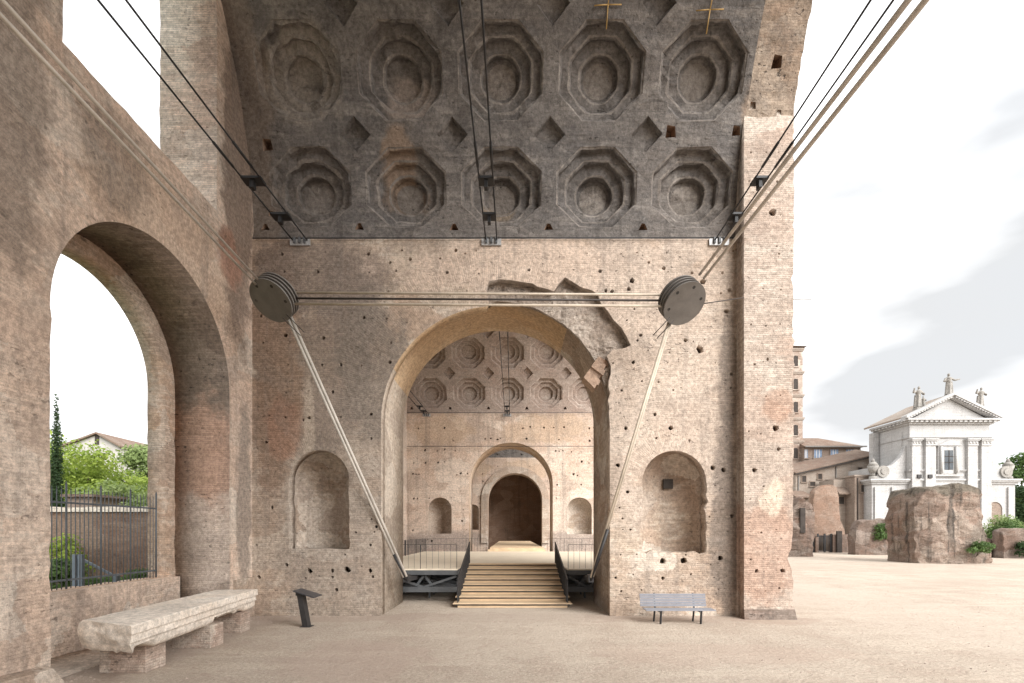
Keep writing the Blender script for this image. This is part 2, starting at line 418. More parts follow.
def wood(name, c, across='Y', board=0.14, dark=0.5):
    t = NT(name)
    p = t.pos()
    sp = t.n('ShaderNodeSeparateXYZ')
    t.l(p, sp.inputs[0])
    ax = {'X': 0, 'Y': 1, 'Z': 2}[across]
    s = [1.2, 1.2, 1.2]
    s[ax] = 14
    gr = t.noise(t.scaled(p, tuple(s)), 1.5, 6, 0.65)
    bl = t.noise(p, 0.6, 4, 0.6)
    f = t.math('FRACT', t.math('DIVIDE', sp.outputs[ax], board))
    gap = t.math('LESS_THAN', f, 0.06)
    cell = t.math('FLOOR', t.math('DIVIDE', sp.outputs[ax], board))
    wn = t.n('ShaderNodeTexWhiteNoise', noise_dimensions='1D')
    t.l(cell, wn.inputs['W'])
    col = t.mix(t.ramp(gr, 0.3, 0.7), tuple(x * 0.82 for x in c), tuple(min(1, x * 1.14) for x in c))
    col = t.mix(t.math('MULTIPLY', wn.outputs['Value'], 0.3), col, tuple(x * 0.75 for x in c))
    col = t.mix(t.ramp(bl, 0.5, 0.7, 0, 0.25), col, tuple(x * 0.7 for x in c))
    col = t.mix(t.math('MULTIPLY', gap, dark), col, tuple(x * 0.2 for x in c))
    t.color(col)
    t.bsdf.inputs['Roughness'].default_value = 0.6
    t.bump(gr, 0.15, 0.005)
    return t.m


M['deck'] = wood('deck_boards', (0.80, 0.70, 0.55), 'Y', 0.14, 0.25)
M['tread'] = wood('stair_boards', (0.66, 0.50, 0.33), 'Y', 0.19, 0.3)
M['riser'] = wood('riser_boards', (0.64, 0.47, 0.30), 'Z', 0.5, 0.0)


def ground_mat():
    t = NT('sandy_gravel')
    p = t.pos()
    a = t.noise(p, 0.09, 7, 0.62, 0.4)
    b = t.noise(t.scaled(p, (1, 0.5, 1)), 0.55, 7, 0.65)
    c = t.noise(p, 14.0, 5, 0.7)
    d = t.noise(p, 60.0, 3, 0.7)
    tr = t.noise(t.scaled(p, (0.25, 1.3, 1)), 0.9, 5, 0.6)
    col = t.mix(t.ramp(a, 0.40, 0.62), (0.425, 0.36, 0.295), (0.47, 0.405, 0.335))
    col = t.mix(t.ramp(b, 0.42, 0.62, 0, 0.7), col, (0.385, 0.315, 0.255))
    col = t.mix(t.ramp(tr, 0.50, 0.64, 0, 0.5), col, (0.52, 0.45, 0.37))
    k = t.math('MULTIPLY', t.ramp(c, 0.28, 0.72, 0.78, 1.2), t.ramp(d, 0.28, 0.72, 0.72, 1.28))
    cc = t.n('ShaderNodeCombineColor')
    for i in range(3):
        t.l(k, cc.inputs[i])
    col = t.mix(1.0, col, cc.outputs[0], 'MULTIPLY')
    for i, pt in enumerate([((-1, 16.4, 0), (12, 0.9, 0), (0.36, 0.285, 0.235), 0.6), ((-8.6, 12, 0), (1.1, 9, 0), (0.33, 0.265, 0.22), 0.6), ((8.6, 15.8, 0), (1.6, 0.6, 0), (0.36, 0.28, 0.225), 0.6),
                            ((0, 15.2, 0), (2.6, 5.0, 0), (0.50, 0.43, 0.355), 0.5), ((14, 22, 0), (3.5, 16, 0), (0.50, 0.43, 0.36), 0.5), ((-3.5, 11, 0), (1.6, 2.2, 0), (0.42, 0.33, 0.275), 0.5), ((5, 11.5, 0), (3, 1.1, 0), (0.42, 0.33, 0.27), 0.45)]):
        col = t.patch(col, *pt, seed=i + 20.0)
    foot = t.noise(t.scaled(p, (1, 1.4, 1)), 3.2, 4, 0.6, 1.2)
    col = t.mix(t.ramp(foot, 0.53, 0.64, 0, 0.42), col, (0.37, 0.29, 0.24))
    vo = t.n('ShaderNodeTexVoronoi')
    t.l(p, vo.inputs['Vector'])
    vo.inputs['Scale'].default_value = 9.0
    st = t.ramp(vo.outputs['Distance'], 0.10, 0.06, 0, 0.55)
    sel = t.ramp(t.noise(p, 3.0, 2, 0.5), 0.52, 0.6, 0, 1)
    col = t.mix(t.math('MULTIPLY', st, sel), col, (0.26, 0.20, 0.165))
    t.color(col)
    h = t.math('ADD', t.math('MULTIPLY', c, 0.6), t.math('MULTIPLY', d, 0.35))
    h = t.math('ADD', h, t.math('MULTIPLY', b, 1.5))
    h = t.math('SUBTRACT', h, t.math('MULTIPLY', foot, 1.2))
    t.bump(h, 0.8, 0.04)
    t.bsdf.inputs['Roughness'].default_value = 0.95
    t.bsdf.inputs['Specular IOR Level'].default_value = 0.1
    return t.m


M['ground'] = ground_mat()
M['garden'] = simple('garden_soil_and_grass', (0.10, 0.115, 0.045), 0.95, 0, 0.5, 1.2)


def leaf(name, a, b, c):
    t = NT(name)
    p = t.pos()
    n = t.noise(p, 0.8, 4, 0.6)
    n2 = t.noise(p, 7.0, 3, 0.6)
    col = t.mix(t.ramp(n, 0.35, 0.65), a, b)
    col = t.mix(t.ramp(n2, 0.45, 0.75, 0, 0.6), col, c)
    t.color(col)
    t.bsdf.inputs['Roughness'].default_value = 0.6
    tr = t.n('ShaderNodeBsdfTranslucent')
    t.l(col, tr.inputs['Color'])
    mx = t.n('ShaderNodeMixShader')
    mx.inputs[0].default_value = 0.4
    t.l(t.bsdf.outputs[0], mx.inputs[1])
    t.l(tr.outputs[0], mx.inputs[2])
    t.l(mx.outputs[0], t.out.inputs[0])
    return t.m


M['leaf_bright'] = leaf('leaf_bright', (0.204, 0.295, 0.052), (0.337, 0.428, 0.082), (0.428, 0.490, 0.133))
M['leaf_mid'] = leaf('leaf_mid', (0.068, 0.123, 0.038), (0.119, 0.196, 0.060), (0.187, 0.255, 0.102))
M['leaf_pale'] = leaf('leaf_pale', (0.215, 0.293, 0.107), (0.293, 0.371, 0.147), (0.371, 0.440, 0.205))
M['leaf_dark'] = leaf('leaf_dark', (0.034, 0.064, 0.025), (0.055, 0.098, 0.036), (0.085, 0.128, 0.051))

# ------------------------------------------------------------------ object helpers


def fbm(p, o=4):
    return mnoise.fractal(Vector(p), 0.9, 2.1, o)


def tag(o, label=None, cat=None, group=None, kind=None):
    if label:
        o['label'] = label
    if cat:
        o['category'] = cat
    if group:
        o['group'] = group
    if kind:
        o['kind'] = kind
    return o


def thing(name, loc, label, cat, group=None):
    o = bpy.data.objects.new(name, None)
    o.empty_display_size = 0.3
    o.location = loc
    COL.objects.link(o)
    return tag(o, label, cat, group)


def link(name, me, mats, parent=None, smooth=False):
    o = bpy.data.objects.new(name, me)
    for m in (mats if isinstance(mats, (list, tuple)) else [mats]):
        me.materials.append(m)
    COL.objects.link(o)
    if smooth:
        me.polygons.foreach_set('use_smooth', [True] * len(me.polygons))
    if parent is not None:
        o.parent = parent
        root = Vector((0, 0, 0))
        q = parent
        while q is not None:
            root += q.location
            q = q.parent
        o.location = -root          # vertices are written in the place's own coordinates
    return o


class MB:
    def __init__(self):
        self.b = bmesh.new()

    def box(self, x0, x1, y0, y1, z0, z1, m=0):
        v = [self.b.verts.new(c) for c in ((x0, y0, z0), (x1, y0, z0), (x1, y1, z0), (x0, y1, z0), (x0, y0, z1), (x1, y0, z1), (x1, y1, z1), (x0, y1, z1))]
        for f in ((3, 2, 1, 0), (4, 5, 6, 7), (0, 1, 5, 4), (1, 2, 6, 5), (2, 3, 7, 6), (3, 0, 4, 7)):
            self.b.faces.new([v[i] for i in f]).material_index = m
        return self

    def hexa(self, pts, m=0):
        v = [self.b.verts.new(c) for c in pts]
        for f in ((3, 2, 1, 0), (4, 5, 6, 7), (0, 1, 5, 4), (1, 2, 6, 5), (2, 3, 7, 6), (3, 0, 4, 7)):
            self.b.faces.new([v[i] for i in f]).material_index = m
        return self

    def bar(self, a, b, w, h, up=(0, 0, 1), m=0):
        a, b = Vector(a), Vector(b)
        d = (b - a).normalized()
        s = d.cross(Vector(up))
        if s.length < 1e-4:
            s = d.cross(Vector((0, 1, 0)))
        s.normalize()
        u = s.cross(d).normalized()
        P = []
        for q in (a, b):
            for i, j in ((-1, -1), (1, -1), (1, 1), (-1, 1)):
                P.append(q + s * (i * w / 2) + u * (j * h / 2))
        return self.hexa(P, m)

    def tube(self, a, b, r, n=10, r2=None, m=0):
        a, b = Vector(a), Vector(b)
        r2 = r if r2 is None else r2
        d = (b - a).normalized()
        s = d.orthogonal().normalized()
        u = d.cross(s)
        A = [self.b.verts.new(a + (s * math.cos(2 * PI * i / n) + u * math.sin(2 * PI * i / n)) * r) for i in range(n)]
        B = [self.b.verts.new(b + (s * math.cos(2 * PI * i / n) + u * math.sin(2 * PI * i / n)) * r2) for i in range(n)]
        for i in range(n):
            f = self.b.faces.new((A[i], A[(i + 1) % n], B[(i + 1) % n], B[i]))
            f.smooth = True
            f.material_index = m
        self.b.faces.new(A[::-1]).material_index = m
        self.b.faces.new(B).material_index = m
        return self

    def path(self, pts, r, n=8, m=0):
        for i in range(len(pts) - 1):
            self.tube(pts[i], pts[i + 1], r, n, m=m)
        return self

    def poly(self, pts, m=0):
        f = self.b.faces.new([self.b.verts.new(p) for p in pts])
        f.material_index = m
        return self

    def prism(self, pts, vec, m=0):
        """closed polygon swept along vec"""
        vec = Vector(vec)
        A = [self.b.verts.new(p) for p in pts]
        B = [self.b.verts.new(Vector(p) + vec) for p in pts]
        n = len(A)
        fs = [self.b.faces.new(A[::-1]), self.b.faces.new(B)]
        for i in range(n):
            fs.append(self.b.faces.new((A[i], A[(i + 1) % n], B[(i + 1) % n], B[i])))
        for f in fs:
            f.material_index = m
        return self

    def ball(self, c, r, sx=1, sy=1, sz=1, sub=2):
        res = bmesh.ops.create_icosphere(self.b, subdivisions=sub, radius=r)
        for v in res['verts']:
            v.co = Vector((v.co.x * sx, v.co.y * sy, v.co.z * sz)) + Vector(c)
        return self

    def mesh(self, name, recalc=True):
        if recalc:
            bmesh.ops.recalc_face_normals(self.b, faces=self.b.faces)
        me = bpy.data.meshes.new(name)
        self.b.to_mesh(me)
        self.b.free()
        return me

    def build(self, name, mats, parent=None, smooth=False, bevel=0.0, recalc=True):
        if bevel:
            bmesh.ops.recalc_face_normals(self.b, faces=self.b.faces)
            bmesh.ops.bevel(self.b, geom=list(self.b.edges), offset=bevel, segments=2, affect='EDGES', profile=0.7)
        return link(name, self.mesh(name, recalc), mats, parent, smooth)


def ragged(pts, step, amp, seed=0, closed=True, keep=None):
    """subdivide a polyline and wobble it, so masonry edges are worn"""
    rnd = random.Random(seed)
    out = []
    n = len(pts)
    for i in range(n if closed else n - 1):
        a, b = pts[i], pts[(i + 1) % n]
        l = math.hypot(b[0] - a[0], b[1] - a[1])
        k = max(1, int(l / step))
        nx, ny = (-(b[1] - a[1]) / max(l, 1e-6), (b[0] - a[0]) / max(l, 1e-6))
        for j in range(k):
            t = j / k
            q = rnd.gauss(0, amp) if (j > 0) else 0
            if rnd.random() < 0.06:
                q *= 2.5
            p = (a[0] + (b[0] - a[0]) * t + nx * q, a[1] + (b[1] - a[1]) * t + ny * q)
            if keep and not keep(p):
                p = (a[0] + (b[0] - a[0]) * t, a[1] + (b[1] - a[1]) * t)
            out.append(p)
    if not closed:
        out.append(pts[-1])
    return out


def panel_mesh(outer, holes, c0, c1, plane='XZ'):
    """flat slab with holes; plane XZ spans y c0..c1, YZ spans x c0..c1"""
    cu = bpy.data.curves.new('tmp', 'CURVE')
    cu.dimensions = '2D'
    cu.fill_mode = 'BOTH'
    cu.extrude = abs(c1 - c0) / 2
    for poly in [outer] + list(holes):
        s = cu.splines.new('POLY')
        s.points.add(len(poly) - 1)
        for i, p in enumerate(poly):
            s.points[i].co = (p[0], p[1], 0, 1)
        s.use_cyclic_u = True
    ob = bpy.data.objects.new('tmp', cu)
    COL.objects.link(ob)
    bpy.context.view_layer.update()
    me = bpy.data.meshes.new_from_object(ob.evaluated_get(bpy.context.evaluated_depsgraph_get()))
    bpy.data.objects.remove(ob)
    bpy.data.curves.remove(cu)
    mid = (c0 + c1) / 2
    b = bmesh.new()
    b.from_mesh(me)
    bpy.data.meshes.remove(me)
    for v in b.verts:
        a, q, e = v.co
        v.co = (a, mid + e, q) if plane == 'XZ' else (mid + e, a, q)
    bmesh.ops.remove_doubles(b, verts=b.verts, dist=1e-4)
    bmesh.ops.recalc_face_normals(b, faces=b.faces)
    me = bpy.data.meshes.new('panel')
    b.to_mesh(me)
    b.free()
    return me


def arch_pts(cx, half, z0, spring, n=28, rise=1.0):
    """open-bottomed arch as a closed polygon, from lower left over the top"""
    pts = [(cx - half, z0), (cx - half, spring)]
    for i in range(1, n):
        a = PI - PI * i / n
        pts.append((cx + half * math.cos(a), spring + half * rise * math.sin(a)))
    pts += [(cx + half, spring), (cx + half, z0)]
    return pts


def inside(p, poly):
    x, y = p
    c = False
    for i in range(len(poly)):
        (x1, y1), (x2, y2) = poly[i], poly[i - 1]
        if (y1 > y) != (y2 > y) and x < (x2 - x1) * (y - y1) / (y2 - y1) + x1:
            c = not c
    return c


def set_mats(me, fn):
    for p in me.polygons:
        p.material_index = fn(p.center, p.normal)


def putlogs(spots, blocks, seed, bounds):
    """square beam holes left in Roman brickwork, as polygons that touch nothing else"""
    rnd = random.Random(seed)
    out, done = [], []
    for (x, z, s) in spots:
        ok = bounds[0] + s < x < bounds[1] - s and bounds[2] + s < z < bounds[3] - s
        for poly in blocks:
            for dx, dz in ((0, 0), (1.3, 0), (-1.3, 0), (0, 1.3), (0, -1.3), (1, 1), (-1, 1), (1, -1), (-1, -1)):
                if inside((x + dx * s, z + dz * s), poly):
                    ok = False
            for q in poly:
                if abs(q[0] - x) < s * 1.2 and abs(q[1] - z) < s * 1.2:
                    ok = False
        for (a, b, c) in done:
            if abs(a - x) < (c + s) * 1.1 and abs(b - z) < (c + s) * 1.1:
                ok = False
        if not ok:
            continue
        done.append((x, z, s))
        k = rnd.choice((5, 6, 7, 8))
        ph = rnd.random() * 6
        out.append([(x + s * rnd.uniform(0.65, 1.1) * math.cos(ph + 2 * PI * i / k), z + s * rnd.uniform(0.65, 1.1) * math.sin(ph + 2 * PI * i / k)) for i in range(k)])
    return out


# ------------------------------------------------------------------ ground
g = MB()
g.poly([(-700, -250, 0), (700, -250, 0), (700, 1200, 0), (-700, 1200, 0)])
tag(g.build('ground', M['ground']), kind='structure')
g = MB()
g.poly([(-400, -60, 0.004), (-11.3, -60, 0.004), (-11.3, 66, 0.004), (-30, 120, 0.004), (-400, 300, 0.004)])
tag(g.build('garden_soil', M['garden']), kind='structure')

# ------------------------------------------------------------------ the ruined basilica
BAS = thing('ruined_basilica', (0, 16.7, 0), 'huge roofless-fronted brick ruin with coffered barrel vaults and tall arches in line', 'ruin')
ZS = 13.04
XN, XS = -8.97, 7.75          # north wall face, nave-side edge of the coffers
ACX, AHW = -0.57, 3.95        # big arch in the dividing wall

# ---- first dividing wall
wall1 = bpy.data.objects.new('dividing_wall', None)
COL.objects.link(wall1)
wall1.parent = BAS
wall1.location = (0, 0, 0)


def xz(px, py, Y=16.7):
    p = at(px, py, Y)
    return (p.x, p.z)


ARC_SP = 6.75
hole = [(ACX - AHW, 0.0), (ACX - AHW, ARC_SP)]
for i in range(1, 40):
    a = PI - PI * i / 40
    x, z = ACX + AHW * math.cos(a), ARC_SP + AHW * math.sin(a)
    if x > xz(488, 0)[0]:
        break
    hole.append((x, z))
gouge = [(488, 302), (486, 289), (489, 281), (500, 279), (512, 280), (532, 283), (545, 288), (554, 291), (559, 283), (565, 277), (572, 281), (581, 287), (592, 290), (598, 294),
         (601, 303), (608, 311), (614, 320), (622, 328), (627, 337), (631, 345), (625, 348), (613, 349.5), (607, 356), (611, 366), (609, 380)]
hole += [xz(*q) for q in gouge]
hole += [(ACX + AHW, 6.3), (ACX + AHW, 0.0)]
hole = hole[:2] + ragged(hole[2:-1], 0.22, 0.022, 3, closed=False) + [hole[-1]]
N1 = arch_pts(*[(-7.7 - 5.62) / 2, 1.04, 2.31, 4.69, 16])
N2 = arch_pts(*[(4.49 + 6.72) / 2, 1.11, 2.2, 4.6, 16])
N1 = ragged(N1, 0.2, 0.012, 5)
N2 = ragged(N2, 0.2, 0.03, 6)
big = [(700, 349, 0.15), (638, 183, .1)]
spots = [(700, 349, .17), (618, 465, .10), (713, 468, .1), (724, 470, .1), (663, 561, .12), (684, 561, .14), (721, 558, .12), (309, 571, .12), (332, 571, .09), (347, 570, .14), (370, 571, .1), (632, 280, .12), (703, 281, .13), (697, 312, .1),
         (606, 290, .08), (612, 291, .09), (629, 289, .09), (730, 290, .1), (727, 311, .1), (641, 335, .08), (664, 268, .08), (679, 244, .09), (649, 262, .06), (732, 374, .08), (626, 428, .09), (671, 428, .1), (733, 428, .08),
         (285, 335, .1), (290, 529, .06), (256, 545, .06), (319, 526, .05), (266, 442, .07), (735, 450, .07), (376, 527, .07), (370, 545, .06), (303, 420, .06), (390, 262, .07), (410, 259, .08), (440, 258, .05), (465, 253, .05), (356, 243, .08), (334, 241, .06)]
spots = [(*xz(a, b), s) for a, b, s in spots]
rnd = random.Random(11)
for zrow in (0.9, 1.35, 1.75, 2.15, 2.9, 3.4, 3.75, 4.3, 5.2, 6.1, 6.9, 7.8, 8.7, 9.5, 10.3, 11.2, 11.9, 12.55):
    x = -8.8 + rnd.random()
    while x < 7.7:
        if rnd.random() < (0.7 if x > 3 else 0.5):
            spots.append((x, zrow + rnd.gauss(0, 0.05), rnd.choice((0.035, 0.04, 0.05, 0.06, 0.08))))
        x += rnd.uniform(0.45, 1.25)
for _ in range(28):
    spots.append((rnd.uniform(3.5, 7.7), rnd.uniform(0.4, 12), rnd.uniform(0.025, 0.05)))
outer = ragged([(XN - 0.1, 0.0), (XN - 0.1, 13.02), (XS + 0.05, 13.02), (XS + 0.05, 0.0)], 0.5, 0.004, 1)
holes1 = [hole, N1, N2]
# the arch hole reaches the floor: weld it into the outline
outline = [(XN - 0.1, 0.0), (XN - 0.1, 13.02), (XS + 0.05, 13.02), (XS + 0.05, 0.0)] + hole[::-1]
pl = putlogs(spots, [hole, N1, N2], 2, (XN + 0.05, XS - 0.05, 0.1, 12.9))
me = panel_mesh(outline, [N1, N2] + pl, 16.7, 17.15)
set_mats(me, lambda c, n: 1 if (abs(n.y) < 0.5 and c.x < ACX and abs(c.x - ACX) > 3.0 and c.z < 8.5 and c.x > -4.7) else (2 if abs(n.y) < .5 and c.z < 10.9 and c.x < -.8 and (c.x - ACX) ** 2 + (c.z - 6.75) ** 2 < 16.5 and c.z > 7 else 3 if abs(n.y) < 0.5 and c.z > 6.5 and abs(c.x - ACX) < 5.5 and c.z < 12 else 0))
o = link('brick_facing', me, [M['face'], M['jamb'], M['soffit'], M['scar']], wall1)

core_hole = arch_pts(ACX, AHW, 0.0, 7.28, 40)
core_hole = [core_hole[0]] + ragged(core_hole[1:-1], 0.3, 0.012, 8, closed=False) + [core_hole[-1]]
outline = [(-11.25, 0.0), (-11.25, 13.06), (9.3, 13.06), (9.3, 0.0)] + core_hole[::-1]
C1 = arch_pts((-7.7 - 5.62) / 2, 1.05, 2.30, 4.69, 16)
C2 = arch_pts((4.49 + 6.72) / 2, 1.13, 2.19, 4.6, 16)
me = panel_mesh(outline, [C1, C2], 17.152, 20.05)


def core_mat(c, n):
    if abs(n.y) < 0.5 and 0 < c.z < 12 and abs(c.x - ACX) < 4.2:
        if c.z > 8.5:
            return 1 if c.x < 1.9 else 0
        return 2 if c.x < 0 else 0
    return 0


set_mats(me, core_mat)
o = link('rubble_core', me, [M['core'], M['soffit'], M['jamb']], wall1)


def niche(cx, half, z0, spring, y0, depth, parent, name='niche', mat='niche'):
    """half-round recess with a quarter dome, sill at z0"""
    m = MB()
    b = m.b
    n = 18
    rows = []
    for k in range(7):
        z = z0 + (spring - z0) * k / 6
        rows.append([b.verts.new((cx - half * math.cos(PI * i / n), y0 + depth * math.sin(PI * i / n), z)) for i in range(n + 1)])
    for k in range(1, 9):
        e = k / 9 * PI / 2
        rows.append([b.verts.new((cx - half * math.cos(e) * math.cos(PI * i / n), y0 + depth * math.cos(e) * math.sin(PI * i / n), spring + half * math.sin(e))) for i in range(n + 1)])
    top = b.verts.new((cx, y0, spring + half))
    for r0, r1 in zip(rows[:-1], rows[1:]):
        for i in range(n):
            b.faces.new((r0[i], r0[i + 1], r1[i + 1], r1[i])).smooth = True
    for i in range(n):
        b.faces.new((rows[-1][i], rows[-1][i + 1], top)).smooth = True
    b.faces.new(rows[0][::-1])
    return m.build(name, M[mat], parent, recalc=False)


o = niche((-7.7 - 5.62) / 2, 1.08, 2.28, 4.69, 17.10, 0.95, wall1)
tag(o, 'darker weathered arched niche left of the big arch')
o = niche((4.49 + 6.72) / 2, 1.16, 2.17, 4.6, 17.10, 0.9, wall1)
tag(o, 'pale arched niche with a small square hole right of the big arch')
m = MB()
m.box(5.6, 5.95, 17.86, 17.99, 4.5, 4.85)
m.build('square_hole', M['shade'], wall1)

# hanging stump of the broken brick arch ring
m = MB()
sa, sb, sc, sd = [Vector((q[0], 0, q[1])) for q in (xz(584, 377, 16.75), xz(595, 388, 16.75), xz(609, 359, 16.75), xz(599, 355, 16.75))]
for k in range(6):          # courses of the broken ring, each stepping back a little
    t0, t1 = k / 6, (k + 1) / 6 - .004
    g0 = 0.05 * (k % 2)
    quad = [sa.lerp(sd, t0), sb.lerp(sc, t0) + Vector((g0, 0, -g0)), sb.lerp(sc, t1) + Vector((g0, 0, -g0)), sa.lerp(sd, t1)]
    m.prism([(p.x, 16.78 + .04 * (k % 3), p.z) for p in quad], (0, .55, 0))
m.build('broken_arch_stump', M['cave'], wall1)
# crumbling core laid bare where the facing has fallen
gp = [xz(q[0], q[1], 16.7) for q in gouge]
gx = [p for p in gp] + [(ACX + AHW * math.cos(a), 7.05 + AHW * math.sin(a)) for a in [R(12 + k * 6) for k in range(15)]]
me_g = panel_mesh(gx, [], 17.03, 17.15)
b = bmesh.new()
b.from_mesh(me_g)
for ax_ in (0, 2):
    lo_, hi_ = min(v.co[ax_] for v in b.verts), max(v.co[ax_] for v in b.verts)
    k = lo_ + .09
    while k < hi_:
        co_ = [0, 0, 0]
        co_[ax_] = k
        no_ = [0, 0, 0]
        no_[ax_] = 1
        bmesh.ops.bisect_plane(b, geom=b.verts[:] + b.edges[:] + b.faces[:], plane_co=co_, plane_no=no_)
        k += 0.09
for v in b.verts:
    p = v.co
    if p.y < 17.09:
        v.co.y += fbm((p.x * 1.3, p.z * 1.3, 2.2)) * 0.10 + abs(fbm((p.x * 5, p.z * 5, 5.2))) * 0.06 - 0.07
        v.co.y = max(16.8, min(v.co.y, 17.14))
me2 = bpy.data.meshes.new('crumbling_core')
b.to_mesh(me2)
b.free()
link('crumbling_core', me2, M['scar'], wall1)

# upper mass between the vaults, over the wall
m = MB()
m.box(-11.2, 9.2, 18.1, 19.8, 13.07, 24.5)
m.build('upper_mass', M['core'], wall1)

# ---- nave-side pier at the end of the dividing wall
pr = [(7.75, 0.0), (7.75, 17.6), (9.42, 17.6)]
right = [(9.42, 16.6), (9.40, 12.0), (9.38, 8.0), (9.40, 5.0), (9.38, 3.2), (9.33, 2.35), (9.20, 2.0), (9.36, 1.6), (9.40, 0.9), (9.42, 0.0)]
pr = pr + ragged(right, 0.16, 0.016, 9, closed=False)
rnd = random.Random(5)
ps = []
for (a, b, s) in [(773, 72, .0), (779, 449, .09), (776, 428, .13), (768, 359, .06), (755, 364, .06), (773, 212, .15), (755, 470, .1), (757, 571, .08), (783, 571, .1), (764, 486, .05)]:
    if s:
        ps.append((*xz(a, b, 16.15), s))
for zr in (1.0, 2.0, 2.9, 4.0, 5.0, 6.2, 7.4, 8.6, 9.8, 11.0, 12.2, 12.5, 13.5, 14.6, 15.6):
    for q in range(3):
        ps.append((7.9 + 0.5 * q + rnd.uniform(-.1, .1), zr + rnd.gauss(0, .04), rnd.choice((0.025, .03, .04, .05))))
ph = putlogs(ps, [], 6, (7.85, 9.25, 0.3, 17))
me = panel_mesh(pr, ph, 16.15, 16.55)
pier = link('pier', me, [M['pier']], BAS)
m = MB()
m.box(7.752, 9.33, 16.551, 20.6, 0, 17.5)
m.build('pier_core', M['pier'], pier)
m = MB()
m.hexa([(7.70, 16.0, 0), (9.43, 15.98, 0), (9.43, 16.3, 0), (7.7, 16.3, 0), (7.74, 16.13, 0.32), (9.43, 16.12, 0.32), (9.43, 16.2, .32), (7.74, 16.2, .32)])
m.build('pier_footing', M['ruin'], pier)
# narrow dark slot where pier and wall meet
m = MB()
m.box(7.60, 7.70, 16.66, 16.698, 0.2, 12.9)

# ---- coffered barrel vaults




